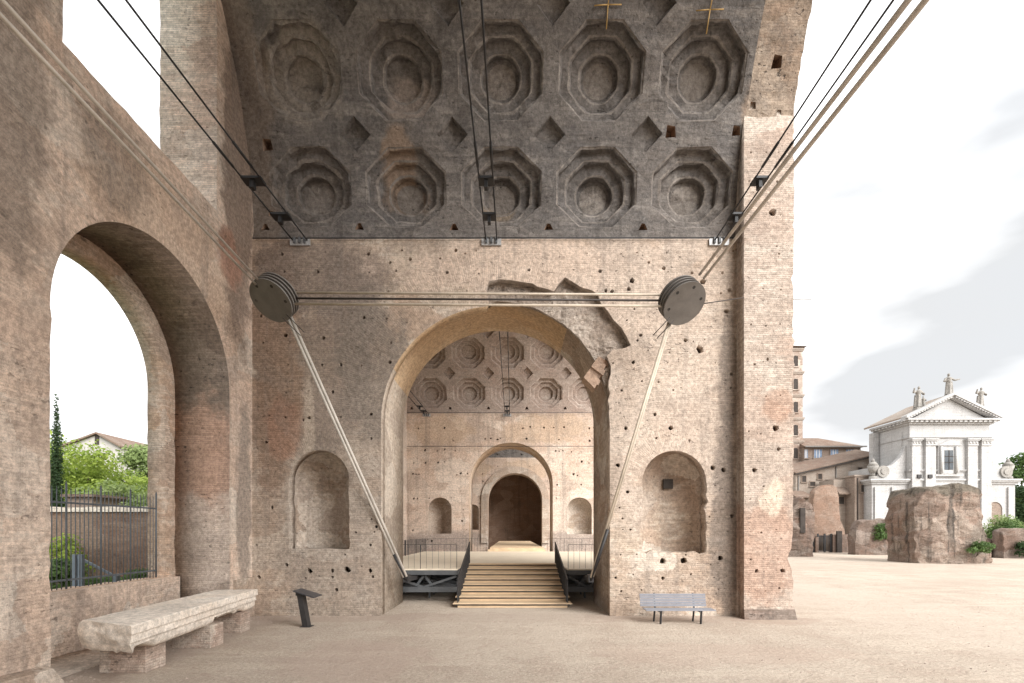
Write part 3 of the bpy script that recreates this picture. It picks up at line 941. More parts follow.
def vault(Yc, RR, xc_first, pitch, ncol, x0, x1, nrow, s1, mats, cut_right=False, erode=1.0, back=1.6, seed=0):
    def mp(x, s, ww):
        th = s / RR
        ns = fbm((x * 0.8 + seed, s * 0.8, ww * 0.8)) * 0.045 * erode + fbm((x * 3.1, s * 3.1 + seed, ww * 3)) * 0.018 * erode
        r = RR + ww + ns
        return Vector((x, Yc + r * math.cos(th), ZS + r * math.sin(th)))

    sT = PI * RR
    rnd = random.Random(seed + 3)
    rad = 1.31 / math.cos(PI / 8)
    KX, KS = 1.06, 0.965          # coffers are a little wider than tall
    xs = [xc_first + pitch * k for k in range(ncol)]
    ss = [s1 + 3.24 * k for k in range(nrow)]
    octs, dias = [], []
    for j, s in enumerate(ss):
        for i, x in enumerate(xs):
            octs.append((x, s, i, j))
    for j in range(nrow):
        for i in range(-1, ncol):
            x = xs[0] + pitch * (i + 0.5)
            if x < x0 + 1.2 or x > XS - 0.1:
                continue
            dias.append((x, ss[j] + 1.62))

    def edge(s):
        if not cut_right:
            return x1
        th = s / RR
        return x1 - 0.22 * min(1, max(0, (th - 0.22) / 0.4)) - 0.15 * max(0, th - 0.62)
    # shell
    outl = [(x0, 0.0), (x0, sT)]
    rr = [(edge(sT * (1 - k / 160)), sT * (1 - k / 160)) for k in range(161)]
    rr = [(q[0] + (rnd.gauss(0, 0.02) if cut_right else 0), q[1]) for q in rr]
    outl += rr
    oh = [[(x + KX * rad * math.cos(PI / 8 + PI / 4 * q), s + KS * rad * math.sin(PI / 8 + PI / 4 * q)) for q in range(8)] for x, s, _, _ in octs]
    dh = [[(x + 0.53, s), (x, s + 0.52), (x - 0.53, s), (x, s - 0.52)] for x, s in dias]
    small = []
    for i in range(-1, ncol):          # triangular sockets along the springing
        x = xs[0] + pitch * (i + 0.5)
        if x0 + 0.4 < x < XS:
            small.append([(x - 0.16, 0.34), (x + 0.16, 0.34), (x + 0.05, 0.56), (x - 0.05, 0.56)])
    if cut_right:
        for (x, s, q) in ((5.35, 3.38, 0.17), (7.55, 3.4, 0.14), (8.55, 5.2, .16), (8.0, 4.1, .1), (-8.3, 3.0, .17), (8.9, 3.9, .08), (-8.35, 0.9, .09), (9.0, 1.2, .1)):
            small.append([(x - q, s - q), (x + q * 1.1, s - q * .8), (x + q * .8, s + q), (x - q * .8, s + q * 1.2)])
    me = panel_mesh(outl, oh + dh + small, 0, 0, 'XZ')
    b = bmesh.new()
    b.from_mesh(me)
    k = 0.28
    while k < sT:
        bmesh.ops.bisect_plane(b, geom=b.verts[:] + b.edges[:] + b.faces[:], plane_co=(0, 0, k), plane_no=(0, 0, 1))
        k += 0.28 if k < 9 else 0.9
    k = x0 + 0.31
    while k < x1:
        bmesh.ops.bisect_plane(b, geom=b.verts[:] + b.edges[:] + b.faces[:], plane_co=(k, 0, 0), plane_no=(1, 0, 0))
        k += 0.4
    for v in b.verts:
        v.co = mp(v.co.x, v.co.z, 0)
    for f in b.faces:
        f.normal_update()
        c = f.calc_center_median()
        inward = Vector((0, Yc - c.y, ZS - c.z))
        if f.normal.dot(inward) < 0:
            f.normal_flip()
        if cut_right and c.x > XS + 0.05:
            f.material_index = 1
    # sockets get a back, and the extrados closes the mass
    for poly in small:
        x = sum(p[0] for p in poly) / 4
        s = sum(p[1] for p in poly) / 4
        A = [b.verts.new(mp(p[0] + (p[0] - x) * .05, p[1] + (p[1] - s) * .05, 0.03)) for p in poly]
        B = [b.verts.new(mp(p[0], p[1], 0.5)) for p in poly]
        for q in range(4):
            b.faces.new((A[q], A[(q + 1) % 4], B[(q + 1) % 4], B[q])).material_index = 2
        b.faces.new(B).material_index = 2
    n = 40
    E0, E1 = [], []
    for q in range(n + 1):
        th = PI * q / n
        E0.append(b.verts.new((x0, Yc + (RR + back) * math.cos(th), ZS + (RR + back) * math.sin(th))))
        E1.append(b.verts.new((edge(th * RR), Yc + (RR + back) * math.cos(th), ZS + (RR + back) * math.sin(th))))
    for q in range(n):
        b.faces.new((E0[q], E0[q + 1], E1[q + 1], E1[q]))
    I1 = [b.verts.new((edge(PI * q / n * RR) - 0.004, Yc + (RR + .03) * math.cos(PI * q / n), ZS + (RR + .03) * math.sin(PI * q / n))) for q in range(n + 1)]
    for q in range(n):
        f = b.faces.new((I1[q], I1[q + 1], E1[q + 1], E1[q]))
        f.material_index = 1
    me2 = bpy.data.meshes.new('vault_shell')
    b.to_mesh(me2)
    b.free()
    vo = link('coffered_vault', me2, [mats[0], M['strip'], M['cave']], BAS)
    # coffers, each a stepped octagonal recess
    sub = 5

    def coffer_mesh(cx, cs, er, i, j):
        b = bmesh.new()
        rings = [(1.015, 0.008), (0.975, 0.035), (0.945, 0.07), (0.93, 0.26), (0.765, 0.27), (0.725, 0.29), (0.70, 0.33), (0.69, 0.50), (0.49, 0.51), (0.45, 0.53), (0.43, 0.57), (0.42, 0.76), (0.34, 0.78)]
        rim = {1, 5, 9}
        prev = None
        for k, (f, ww) in enumerate(rings):
            ring = []
            rd = max(0.0, min(1.0, (0.085 * k + er * 0.9) - 0.2))
            for q in range(8):
                a0, a1 = PI / 8 + PI / 4 * q, PI / 8 + PI / 4 * (q + 1)
                for t in range(sub):
                    u = t / sub
                    px_ = rad * f * (math.cos(a0) * (1 - u) + math.cos(a1) * u)
                    ps_ = rad * f * (math.sin(a0) * (1 - u) + math.sin(a1) * u)
                    aa = math.atan2(ps_, px_)
                    rc = 1.36 * f
                    px_ = px_ * (1 - rd) + rc * math.cos(aa) * rd
                    ps_ = ps_ * (1 - rd) + rc * math.sin(aa) * rd
                    if k > 0:
                        jx = fbm((px_ * 2.3 + cx * 5, ps_ * 2.3 + cs * 5, k * 1.7 + seed)) * (0.035 + 0.10 * er)
                        px_ *= 1 + jx
                        ps_ *= 1 + jx
                    dw = fbm((px_ * 1.8 + cx, ps_ * 1.8 - cs, 3.3)) * 0.05 * (1 + er) if k > 1 else 0
                    ring.append(b.verts.new(mp(cx + px_ * KX, cs + ps_ * KS, ww + dw)))
            if prev:
                m_ = len(ring)
                for q in range(m_):
                    b.faces.new((prev[q], prev[(q + 1) % m_], ring[(q + 1) % m_], ring[q])).material_index = 1 if k in rim else 0
            prev = ring
        cen = b.verts.new(mp(cx, cs, 0.79))
        for q in range(len(prev)):
            b.faces.new((prev[q], prev[(q + 1) % len(prev)], cen)).material_index = 1 if er < 0.3 else 0
        bmesh.ops.recalc_face_normals(b, faces=b.faces)
        c = mp(cx, cs, 0.84)
        inward = Vector((0, Yc - c.y, ZS - c.z))
        if sum((f.normal.dot(inward) for f in b.faces)) < 0:
            for f in b.faces:
                f.normal_flip()
        me = bpy.data.meshes.new('coffer')
        b.to_mesh(me)
        b.free()
        return me
    for (x, s, i, j) in octs:
        er = 0.0
        if cut_right:
            er = {(0, 0): 0.55, (0, 1): 0.75, (1, 1): 0.35, (2, 1): 0.15, (4, 0): 0.1}.get((i, j), 0.05)
        co = link('coffer', coffer_mesh(x, s, er, i, j), mats, vo)
        if er >= 0.5:
            tag(co, 'worn coffer rounded by erosion')
    for (x, s) in dias:
        b = bmesh.new()
        prev = None
        for f, ww in ((1.03, 0.015), (0.98, 0.03), (0.84, 0.22), (0.02, 0.25)):
            ring = []
            P = [(0.53, 0), (0, 0.52), (-0.53, 0), (0, -0.52)]
            for q in range(4):
                for t in range(4):
                    u = t / 4
                    ring.append(b.verts.new(mp(x + f * (P[q][0] * (1 - u) + P[(q + 1) % 4][0] * u) * (1 + rnd.gauss(0, .03)), s + f * (P[q][1] * (1 - u) + P[(q + 1) % 4][1] * u) * (1 + rnd.gauss(0, .03)), ww)))
            if prev:
                for q in range(16):
                    b.faces.new((prev[q], prev[(q + 1) % 16], ring[(q + 1) % 16], ring[q]))
            prev = ring
        b.faces.new(prev)
        bmesh.ops.recalc_face_normals(b, faces=b.faces)
        me = bpy.data.meshes.new('lozenge')
        b.to_mesh(me)
        b.free()
        link('lozenge_coffer', me, mats[0], vo)
    return vo, mp


R1 = 11.2
Y1C = 16.79 - R1
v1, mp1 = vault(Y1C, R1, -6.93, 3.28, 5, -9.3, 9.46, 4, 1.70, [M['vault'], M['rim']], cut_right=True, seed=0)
tag(v1, 'dark grey coffered vault over the near bay')
R2 = 10.62
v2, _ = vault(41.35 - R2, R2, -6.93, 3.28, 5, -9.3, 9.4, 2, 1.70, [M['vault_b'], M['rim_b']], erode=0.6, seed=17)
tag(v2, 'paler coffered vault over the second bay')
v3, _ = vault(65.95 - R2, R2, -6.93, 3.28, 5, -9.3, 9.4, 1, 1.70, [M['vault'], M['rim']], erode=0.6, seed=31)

# ---- north window walls, one for each bay


def window_wall(y0, y1, cents, half, spring, uz0, uhalf, uspring, Yc, RR, near=False):
    ww = bpy.data.objects.new('window_wall', None)
    COL.objects.link(ww)
    ww.parent = BAS
    out = [(y0, 0.0), (y1, 0.0), (y1, ZS)]
    for k in range(1, 40):
        a = PI * k / 40
        out.append((Yc + (RR + 0.25) * math.cos(a), ZS + (RR + 0.25) * math.sin(a)))
    out.append((y0, ZS))
    h_in, h_out, up = [], [], []
    for q, c in enumerate(cents):
        h_in.append(ragged(arch_pts(c, half, 0.02, spring, 36), 0.25, 0.012, 20 + q))
        h_out.append(ragged(arch_pts(c, half - 0.42, 1.5, spring, 36), 0.25, 0.010, 40 + q))
        uc = c - 0.2
        up.append(ragged(arch_pts(uc, uhalf, uz0, uspring, 24), 0.3, 0.018, 60 + q))
    me = panel_mesh(out, h_in + up, XN, XN - 1.73, 'YZ')
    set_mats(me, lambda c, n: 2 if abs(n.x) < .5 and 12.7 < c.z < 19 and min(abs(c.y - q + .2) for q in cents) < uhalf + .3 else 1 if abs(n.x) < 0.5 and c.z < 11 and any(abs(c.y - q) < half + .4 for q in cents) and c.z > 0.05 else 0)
    link('inner_wall', me, [M['side'], M['reveal'], M['jamb_skylit']], ww)
    low = [(y0, 0.0), (y1, 0.0), (y1, uz0 - 0.25), (y0, uz0 - 0.25)]
    me = panel_mesh(low, h_out, XN - 1.732, XN - 2.28, 'YZ')
    link('outer_wall', me, [M['outer']], ww)
    for c in cents:
        m = MB()
        m.box(XN - 1.73, XN - 1.55, c - half + 0.02, c + half - 0.02, 0, 1.497)
        m.build('parapet', M['side'], ww)
    return ww


ww1 = window_wall(-5.5, 16.698, [12.37, 5.15], 2.98, 7.3, 12.68, 2.52, 18.7, Y1C, R1, True)
tag(ww1, 'near brick wall with one tall arched window opening on the left')
window_wall(20.052, 41.2, [24.4, 31.0, 37.2], 2.7, 7.3, 12.68, 2.2, 15.6, 41.35 - R2, R2)
window_wall(44.6, 65.8, [49.0, 55.4, 61.6], 2.7, 7.3, 12.68, 2.2, 15.6, 65.95 - R2, R2)
# pilaster strip and footing stones by the near window
m = MB()
m.hexa([(-8.98, 7.6, 0), (-8.55, 7.6, 0), (-8.6, 9.32, 0), (-8.98, 9.36, 0), (-8.98, 7.6, 0.42), (-8.7, 7.6, 0.36), (-8.72, 9.2, 0.3), (-8.98, 9.3, 0.34)])
m.build('wall_footing', M['niche'], ww1, bevel=0.02)
m = MB()
m.box(-8.969, -8.86, 15.55, 16.66, 0, 1.35)
m.build('pale_footing_block', M['niche'], ww1, bevel=0.02)

# ---- dividing wall behind the viewpoint (carries the near vault)
bw = panel_mesh([(-11.25, 0.0), (-11.25, 13.06), (9.4, 13.06), (9.4, 0.0)] + arch_pts(ACX, AHW, 0.0, 7.0, 24)[::-1], [], -8.9, -5.55)
link('rear_dividing_wall', bw, [M['face']], BAS)


# ---- second and third dividing walls
def far_wall(Y0, cx, hw, spring, thick, niches, lab, bounds=(-11.25, 9.4)):
    wr = bpy.data.objects.new('dividing_wall', None)
    COL.objects.link(wr)
    wr.parent = BAS
    h = arch_pts(cx, hw, 0.0, spring, 32)
    h = [h[0]] + ragged(h[1:-1], 0.3, 0.012, int(Y0), closed=False) + [h[-1]]
    nh = [arch_pts(a, b, c, d, 14) for a, b, c, d in niches]
    rnd = random.Random(int(Y0))
    sp = []
    for zr in (2.2, 3.0, 3.8, 4.8, 5.8, 6.8, 7.8, 8.8, 9.8, 10.8, 11.8):
        for _ in range(14):
            sp.append((rnd.uniform(-8.8, 7.6), zr + rnd.gauss(0, .06), rnd.choice((.05, .06, .08, .1, .12))))
    ph = putlogs(sp, [h] + nh, 3, (-8.9, 7.7, .2, 12.8))
    me = panel_mesh([(bounds[0], 0.0), (bounds[0], 13.02), (bounds[1], 13.02), (bounds[1], 0.0)] + h[::-1], nh + ph, Y0, Y0 + 0.4)
    set_mats(me, lambda c, n: 1 if abs(n.y) < 0.5 and abs(c.x - cx) < hw + .3 and c.z > 0.05 and c.z < 12 else 0)
    link('brick_facing', me, [M['far_wall'], M['soffit_far']], wr)
    h2 = arch_pts(cx, hw, 0.0, spring, 32)
    me = panel_mesh([(bounds[0], 0.0), (bounds[0], 13.06), (bounds[1], 13.06), (bounds[1], 0.0)] + h2[::-1], nh, Y0 + 0.402, Y0 + thick)
    set_mats(me, lambda c, n: 1 if abs(n.y) < 0.5 and abs(c.x - cx) < hw + .3 and c.z > 0.05 and c.z < 12 else 0)
    link('rubble_core', me, [M['core'], M['soffit_far']], wr)
    for a, b, c, d in niches:
        niche(a, b + .03, c - .02, d, Y0 + 0.38, 0.95, wr)
    m = MB()
    m.box(-11.2, 9.2, Y0 + 1.5, Y0 + thick - 0.2, 13.07, 24)
    m.build('upper_mass', M['core'], wr)
    tag(wr, lab)
    return wr


tag(wall1, 'near wall with the big arch, broken brick facing to its upper right')
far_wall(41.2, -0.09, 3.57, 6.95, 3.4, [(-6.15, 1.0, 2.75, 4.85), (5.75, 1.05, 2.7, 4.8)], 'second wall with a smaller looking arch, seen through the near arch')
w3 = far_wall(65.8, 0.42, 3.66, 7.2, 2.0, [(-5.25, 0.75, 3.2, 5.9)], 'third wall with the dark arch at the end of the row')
# moulded pale arch ring on the third wall
m = MB()
ring_o = arch_pts(0.42, 4.6, 1.4, 7.2, 30)
ring_i = arch_pts(0.42, 3.68, 1.4, 7.2, 30)
b = m.b
for q in range(len(ring_o) - 1):
    A, B, C, D = ring_o[q], ring_o[q + 1], ring_i[q + 1], ring_i[q]
    m.hexa([(A[0], 65.55, A[1]), (B[0], 65.55, B[1]), (C[0], 65.55, C[1]), (D[0], 65.55, D[1]), (A[0], 65.79, A[1]), (B[0], 65.79, B[1]), (C[0], 65.79, C[1]), (D[0], 65.79, D[1])])
m.build('moulded_arch', M['niche'], w3)
# dark closed room behind the third arch
m = MB()
m.box(-6, 7, 76, 76.5, 0, 13)
m.box(-6.4, -6, 67.82, 76, 0, 13)
m.box(7, 7.4, 67.82, 76, 0, 13)
m.box(-6, 7, 67.82, 76, 12.6, 13)
m.build('end_room', M['cave'], BAS)
# ------------------------------------------------------------------ raised timber walkway and its stair
DZ = 1.36
YF, YT = 20.1, 24.0            # front edge of the deck, top of the stair
wk = thing('raised_walkway', (0, 18, 0), 'raised timber walkway on a dark steel frame running through the arches', 'walkway')
m = MB()
XL, XR = -4.49, 3.35
SL, SR = -2.08, 2.12
for (x0, x1, y0, y1) in ((-6.9, SL - .19, YF, YT), (SR + .19, 6.95, YF, YT)):
    m.box(x0, x1, y0, y1, DZ - 0.05, DZ)
m.box(-6.9, 6.95, YT, 38.2, DZ - 0.05, DZ)
m.build('deck', M['deck'], wk)
m = MB()
m.box(-1.75, 2.5, 38.22, 66.5, DZ - .05, DZ + 0.30)
m.box(-1.9, 2.65, 38.21, 38.9, DZ - .05, DZ + 0.16)
m.build('upper_deck', M['tread'], wk)
for x0, x1 in ((XL - .6, SL - 0.2), (SR + 0.2, XR + .6)):
    m = MB()
    xm = (x0 + x1) / 2
    m.box(x0, x1, YF - .04, YF + .08, DZ - 0.24, DZ - 0.052)
    m.box(x0, x1, YF - .02, YF + .12, 0.40, 0.62)
    m.bar((x0 + .05, YF + .05, 1.05), (xm, YF + .05, 0.60), 0.07, 0.09)
    m.bar((x1 - .05, YF + .05, 1.05), (xm, YF + .05, 0.60), 0.07, 0.09)
    m.bar((xm - .35, YF + .25, 0.62), (xm, YF + .25, 1.1), 0.08, 0.10)
    m.bar((xm + .35, YF + .25, 0.62), (xm, YF + .25, 1.1), 0.08, 0.10)
    for yy in (21.2, 22.4, 23.4):
        m.box(x0, x1, yy, yy + 0.12, DZ - 0.26, DZ - 0.052)
        m.box(x0, x1, yy, yy + 0.12, 0.42, 0.60)
        m.bar((x0, yy + .05, 1.1), (x1, yy + .05, 0.5), 0.07, 0.08)
    for xx in (x0, xm, x1 - .12):
        m.box(xx, xx + 0.12, YF + .125, 23.5, DZ - 0.24, DZ - 0.06)
        m.box(xx + .02, xx + 0.10, YF + .125, 23.5, 0.45, 0.55)
        for yy in (21.22, 22.42, 23.42):
            m.box(xx + .02, xx + .1, yy, yy + .08, 0.0, 1.1)
    m.box(x0 - (1.8 if x0 < 0 else 0), x1 + (0 if x0 < 0 else 3.0), 23.55, 23.6, 0.0, DZ - .2)  # added closing panel, blocks light so the space under the deck stays dark
    m.build('steel_frame_and_blocker', M['steel_grey'], wk)
# perimeter railings: posts, top rail, thin uprights


def railing(a, b, z, parent, posts=3, dark=False, h=1.02):
    a, b = Vector(a), Vector(b)
    L_ = (b - a).length
    d = (b - a).normalized()
    root = MB()
    root.bar((a.x, a.y, z + h), (b.x, b.y, z + h), 0.03, 0.016)
    rail = root.build('railing', M['steel_dark'], parent)
    for k in range(posts):
        p = a.lerp(b, k / (posts - 1))
        q = MB()
        q.bar((p.x, p.y, z), (p.x, p.y, z + h - .016), 0.05, 0.018, up=d)
        q.build('post', M['steel_dark'], rail)
    q = MB()
    n = int(L_ / (0.24 if not dark else 0.42))
    for k in range(1, n):
        p = a.lerp(b, k / n)
        if dark:
            q.bar((p.x, p.y, z + .04), (p.x, p.y, z + h - .02), 0.012, 0.16, up=d)
        else:
            q.tube((p.x, p.y, z + .02), (p.x, p.y, z + h - .02), 0.006, 5)
    q.build('balusters', M['steel_dark'], rail)
    return rail


railing((-6.85, YF + .05, 0), (SL - .22, YF + .05, 0), DZ, wk, 4)
railing((SR + .22, YF + .05, 0), (6.9, YF + .05, 0), DZ, wk, 4)
railing((-6.85, 20.5, 0), (-6.85, 38.1, 0), DZ, wk, 6, True)
railing((6.9, 20.5, 0), (6.9, 38.1, 0), DZ, wk, 6, True)
railing((-6.8, 38.15, 0), (-2.0, 38.15, 0), DZ, wk, 4)
railing((2.8, 38.15, 0), (6.85, 38.15, 0), DZ, wk, 4)

st = thing('timber_staircase', (0, 18.5, 0), 'broad wooden staircase with dark slatted handrails rising to the walkway', 'staircase')
NS = 8
RI = DZ / NS
TR = (YT - 18.5) / NS
for k in range(NS):
    y0 = 18.5 + TR * k
    z1 = RI * (k + 1)
    wid = 0.0 if k else 0.02
    m = MB()
    m.box(SL - 0.16 - wid, SR + 0.16 + wid, y0 - 0.03, y0 + TR - 0.002, z1 - 0.032, z1)
    s_ = m.build('step', M['tread'], st)
    m = MB()
    m.box(SL, SR, y0 + 0.012, y0 + 0.04, z1 - RI + 0.0005, z1 - 0.086)
    m.build('riser', M['riser'], s_)
    m = MB()
    m.box(SL - .10, SR + .10, y0 - 0.012, y0 + 0.045, z1 - 0.085, z1 - 0.0325)  # dark strip added to draw the shadow gap under each tread
    m.build('shadow_gap_strip', M['steel_dark'], s_)
for sx in (SL - 0.02, SR - 0.03):
    m = MB()
    m.prism([(sx, 18.56, 0.0), (sx, 18.9, 0.0), (sx, YT - .03, DZ - 0.35), (sx, YT - .03, DZ - 0.10), (sx, YT - .6, DZ - .22)], (0.05, 0, 0))
    m.build('stringer', M['steel_dark'], st)
for sx, q in ((SL - 0.02, -1), (SR + 0.02, 1)):
    m = MB()
    m.bar((sx, 18.62, 1.06), (sx, YT, 2.40), 0.05, 0.035)
    hr = m.build('handrail', M['steel_dark'], st)
    m = MB()
    for k in range(30):
        y = 18.66 + k * ((YT - 18.7) / 29)
        kk = int((y - 18.5) / TR)
        zb = RI * (min(kk, 7) + 1)
        m.box(sx - .022, sx + .022, y - 0.012, y + 0.012, zb - .02, 1.06 + (y - 18.62) / (YT - 18.62) * 1.34 - .015)
    m.build('balusters', M['steel_dark'], hr)

# ------------------------------------------------------------------ steel bracing: discs and rods
br = thing('bracing_frame', (0, 14.5, 0), 'steel bracing of two thick round plates joined by long pale rods', 'bracing')
DL = Vector(at(270.5, 301, 14.5))
DR = Vector(at(685, 304, 14.5))
for c, s in ((DL, 1), (DR, -1)):
    n = Vector((-0.22 * s, -0.62, -0.75)).normalized()
    e1 = n.orthogonal().normalized()
    prts = None
    for k in range(4):
        m = MB()
        a = c - n * (0.135 * k)
        m.tube(a, a - n * 0.05, 0.65, 56)
        o = m.build('disc_plate', M['steel_bronze'], br if k == 0 else prts)
        if k == 0:
            prts = o
    m = MB()
    m.tube(c - n * 0.03, c - n * 0.43, 0.59, 48)
    for k in range(6):
        a = 2 * PI * k / 6
        q = e1 * math.cos(a) * 0.5 + n.cross(e1) * math.sin(a) * 0.5
        m.tube(c + q - n * .0, c + q - n * 0.46, 0.05, 10)
    m.build('spacer', M['steel_dark'], prts)
    if s < 0:
        m = MB()
        m.tube(c - n * .2 + Vector((0.6, 0.2, 0)), Vector((7.745, 16.16, at(0, 298, 16.2).z)), 0.018, 8)
        m.build('tie_wire', M['rod_dark'], br)
    # two loose stub rods under each disc
    m = MB()
    for q in (0.0, 0.12):
        p0 = c + Vector((0.30 * s + q * s, 0.1, -0.45 + q * .8))
        m.tube(p0, p0 + Vector((0.42 * s, 0.3, -0.42)), 0.014, 6)
    m.build('stub_rod', M['rod_dark'], br)


def rodpair(a, b, off, r, name='tie_rod', mat='rod'):
    for q in (-0.5, 0.5):
        m = MB()
        m.tube(Vector(a) + Vector(off) * q, Vector(b) + Vector(off) * q, r, 12)
        m.build(name, M[mat], br)


up_end_L = at(0, 10, 6.0) + (at(0, 10, 6.0) - DL) * 1.3
up_end_R = at(914, 0, 5.8) + (at(914, 0, 5.8) - DR) * 1.3
nL = Vector((-0.22, -0.62, -0.75)).normalized()
nR = Vector((0.22, -0.62, -0.75)).normalized()


def rim(c, n, target, k=0.64, back=0.17):
    d = (Vector(target) - c).normalized()
    e = (d - n * d.dot(n)).normalized()
    return c - n * back + e * k


sL, sR = at(257, 282, 14.15), at(702, 276, 14.15)
eL, eR = at(0, 6.5, 6.0), at(917, 0, 5.8)
rodpair(sL, eL + (eL - sL) * 1.3, (0.09, 0, 0.11), 0.030)
rodpair(sR, eR + (eR - sR) * 1.3, (0.13, 0, -0.10), 0.040)
rodpair(rim(DL, nL, at(405, 577, 17.15), .6), at(405, 577, 17.15), (0.10, 0, 0.03), 0.046)
rodpair(rim(DR, nR, at(592, 577, 17.15), .6), at(592, 577, 17.15), (0.07, 0, 0.03), 0.042, mat='rod_tan')
for dz, mt, r in ((0.17, 'rod_tan', 0.036), (0.0, 'rod_dark', 0.03), (-0.17, 'rod_tan', 0.036)):
    m = MB()
    m.tube(DL - nL * 0.2 + Vector((.2, 0, dz)), DR - nR * 0.2 + Vector((-.2, 0, dz + .02)), r, 12)
    m.build('tie_rod', M[mt], br)
for p, s in ((at(406, 579, 17.2), 1), (at(591, 579, 17.2), -1)):
    m = MB()
    m.box(p.x - .09, p.x + .09, p.y - .05, p.y + .35, p.z - .12, p.z + .14)
    m.bar(p + Vector((0, .1, .0)), p + Vector((-.30 * s, 0.02, .75)), 0.10, 0.10)
    m.bar(p + Vector((0, .2, -.02)), Vector((p.x - .25 * s, 20.2, 1.0)), 0.14, 0.16)
    c = DL if s > 0 else DR
    q = (c - p).normalized()
    m.tube(p - q * .1, p + q * (1.0 if s > 0 else 1.9), 0.075, 10, r2=.06)
    m.build('foot_clevis', M['steel_dark'], br)

# ------------------------------------------------------------------ overhead tie cables across the bays


def tie(px_pairs, Ywall, Yend, zwall, drop, label, mat_b='zinc', group='paired overhead tie cables'):
    (xa, xb), (xa2, xb2) = px_pairs
    xm = (xa + xb) / 2
    t = thing('overhead_tie', (xm, Ywall, zwall), label, 'tie cable')
    Ls = []
    for x, x2 in ((xa, xa2), (xb, xb2)):
        m = MB()
        A = Vector((x, Ywall - .05, zwall))
        B = Vector((x2, Yend, zwall - drop * (Ywall - Yend)))
        pts = [A.lerp(B, q / 8) - Vector((0, 0, 0.25 * (1 - (2 * (q / 8) - 1) ** 2) * 0)) for q in range(9)]
        m.path(pts, 0.022, 8)
        # turnbuckle sleeve
        S = A.lerp(B, 0.16)
        E = A.lerp(B, 0.20)
        m.tube(S, E, 0.036, 8)
        m.build('cable', M['cable'], t)
        Ls.append((A, B))
    for dist in (1.35, 3.0):
        q = dist / (Ywall - Yend)
        a = Ls[0][0].lerp(Ls[0][1], q)
        b = Ls[1][0].lerp(Ls[1][1], q)
        m = MB()
        m.bar(a - (b - a) * 0.06, b + (b - a) * 0.06, 0.34, 0.07)
        m.box(xm - .05 + (a.x - Ls[0][0].x), xm + .05 + (a.x - Ls[0][0].x), a.y - .12, a.y + .05, a.z - .25, a.z)
        m.build('spreader', M['cable'], t, bevel=.008)
    m = MB()
    m.box(xm - .34, xm + .34, Ywall - 0.07, Ywall - 0.004, zwall - .17, zwall + .06)
    wb = m.build('wall_bracket', M[mat_b], t, bevel=.006)
    m = MB()
    for x in (xm - .17, xm, xm + .17):
        m.box(x - .035, x + .035, Ywall - .13, Ywall - .072, zwall - .12, zwall + .08)
    m.build('bracket_rib', M['steel_grey'], wb)
    return t


ZT = at(0, 241, 16.7).z
tie(((-7.55, -7.05), (-7.57, -7.04)), 16.7, -5.5, ZT, 0.042, 'paired black tie cables on a bracket at the upper left of the near wall')
tie(((-0.90, -0.52), (-1.08, -0.63)), 16.7, -5.5, ZT, 0.042, 'paired black tie cables crossing overhead at the middle of the near vault')
tie(((6.98, 7.28), (5.76, 6.38)), 16.7, -5.5, ZT, 0.042, 'paired black tie cables ending beside the right pier')
tie(((-7.5, -7.05), (-7.5, -7.05)), 41.2, 20.2, 12.9, 0.03, 'paired tie cables at the left of the second vault, seen through the arch')
tie(((-.6, -.2), (-.6, -.2)), 41.2, 20.2, 12.9, 0.03, 'paired tie cables at the middle of the second vault, seen through the arch')
m = MB()
m.tube((-8.9, 16.62, 13.0), (7.7, 16.62, 13.02), 0.016, 6)
tag(m.build('springing_wire', M['cable']), 'thin dark wire strung along the foot of the near coffered vault', 'wire')
for z, lab in ((10.15, 'thin dark wire stretched across the second bay below its vault'), (13.0, 'thin wire along the foot of the second coffered vault')):
    m = MB()
    m.tube((-8.9, 41.0 if z > 11 else 40.9, z), (9.3, 41.0 if z > 11 else 40.9, z), 0.022, 6)
    tag(m.build('bay_wire', M['cable']), lab, 'wire')

# yellow crack gauges on the vault
for (px, py, lab) in ((608, 4, 'yellow crossed stick gauge above the fourth coffer'), (710, 9, 'yellow crossed stick gauge above the coffer by the right pier')):
    th = None
    best = None
    for k in range(400):
        s = 4 + k * 0.01
        p = mp1(0, s, -0.06)
        y = HY - F * (p.z - EYE) / p.y
        if best is None or abs(y - py) < best[0]:
            best = (abs(y - py), s)
    s = best[1]
    p0 = mp1(0, s, -0.05)
    x = (px - 512) * p0.y / F
    m = MB()
    m.path([mp1(x - .42, s - .02, -.05), mp1(x, s, -.05), mp1(x + .42, s, -.05)], 0.018, 6)
    m.path([mp1(x, s - .55, -.06), mp1(x, s, -.06), mp1(x + .02, s + .4, -.06)], 0.018, 6)
    tag(m.build('crack_gauge', M['yellow']), lab, 'gauge', 'crack gauges')

# ------------------------------------------------------------------ marble block bench on brick supports
mb = thing('marble_block_bench', (-8.2, 11.9, 0), 'long pale weathered marble block lying on low brick supports', 'stone bench')
A0, A1 = Vector((-7.09, 9.0)), Vector((-7.80, 14.86))     # right long edge
B0, B1 = Vector((-8.56, 9.5)), Vector((-9.0, 14.62))
ZT0, ZB0 = 1.15, 0.56


def end_y(x, z, near):
    k = 3.3 if near else 9.1
    v = 0.16 * max(0, fbm((x * 1.3, k, z * 1.8)) + 0.05) + 0.02 * fbm((x * 4, k, z * 4)) + max(0, 0.86 - z) * 0.5 * (1 if near else .3)
    return v if near else -v


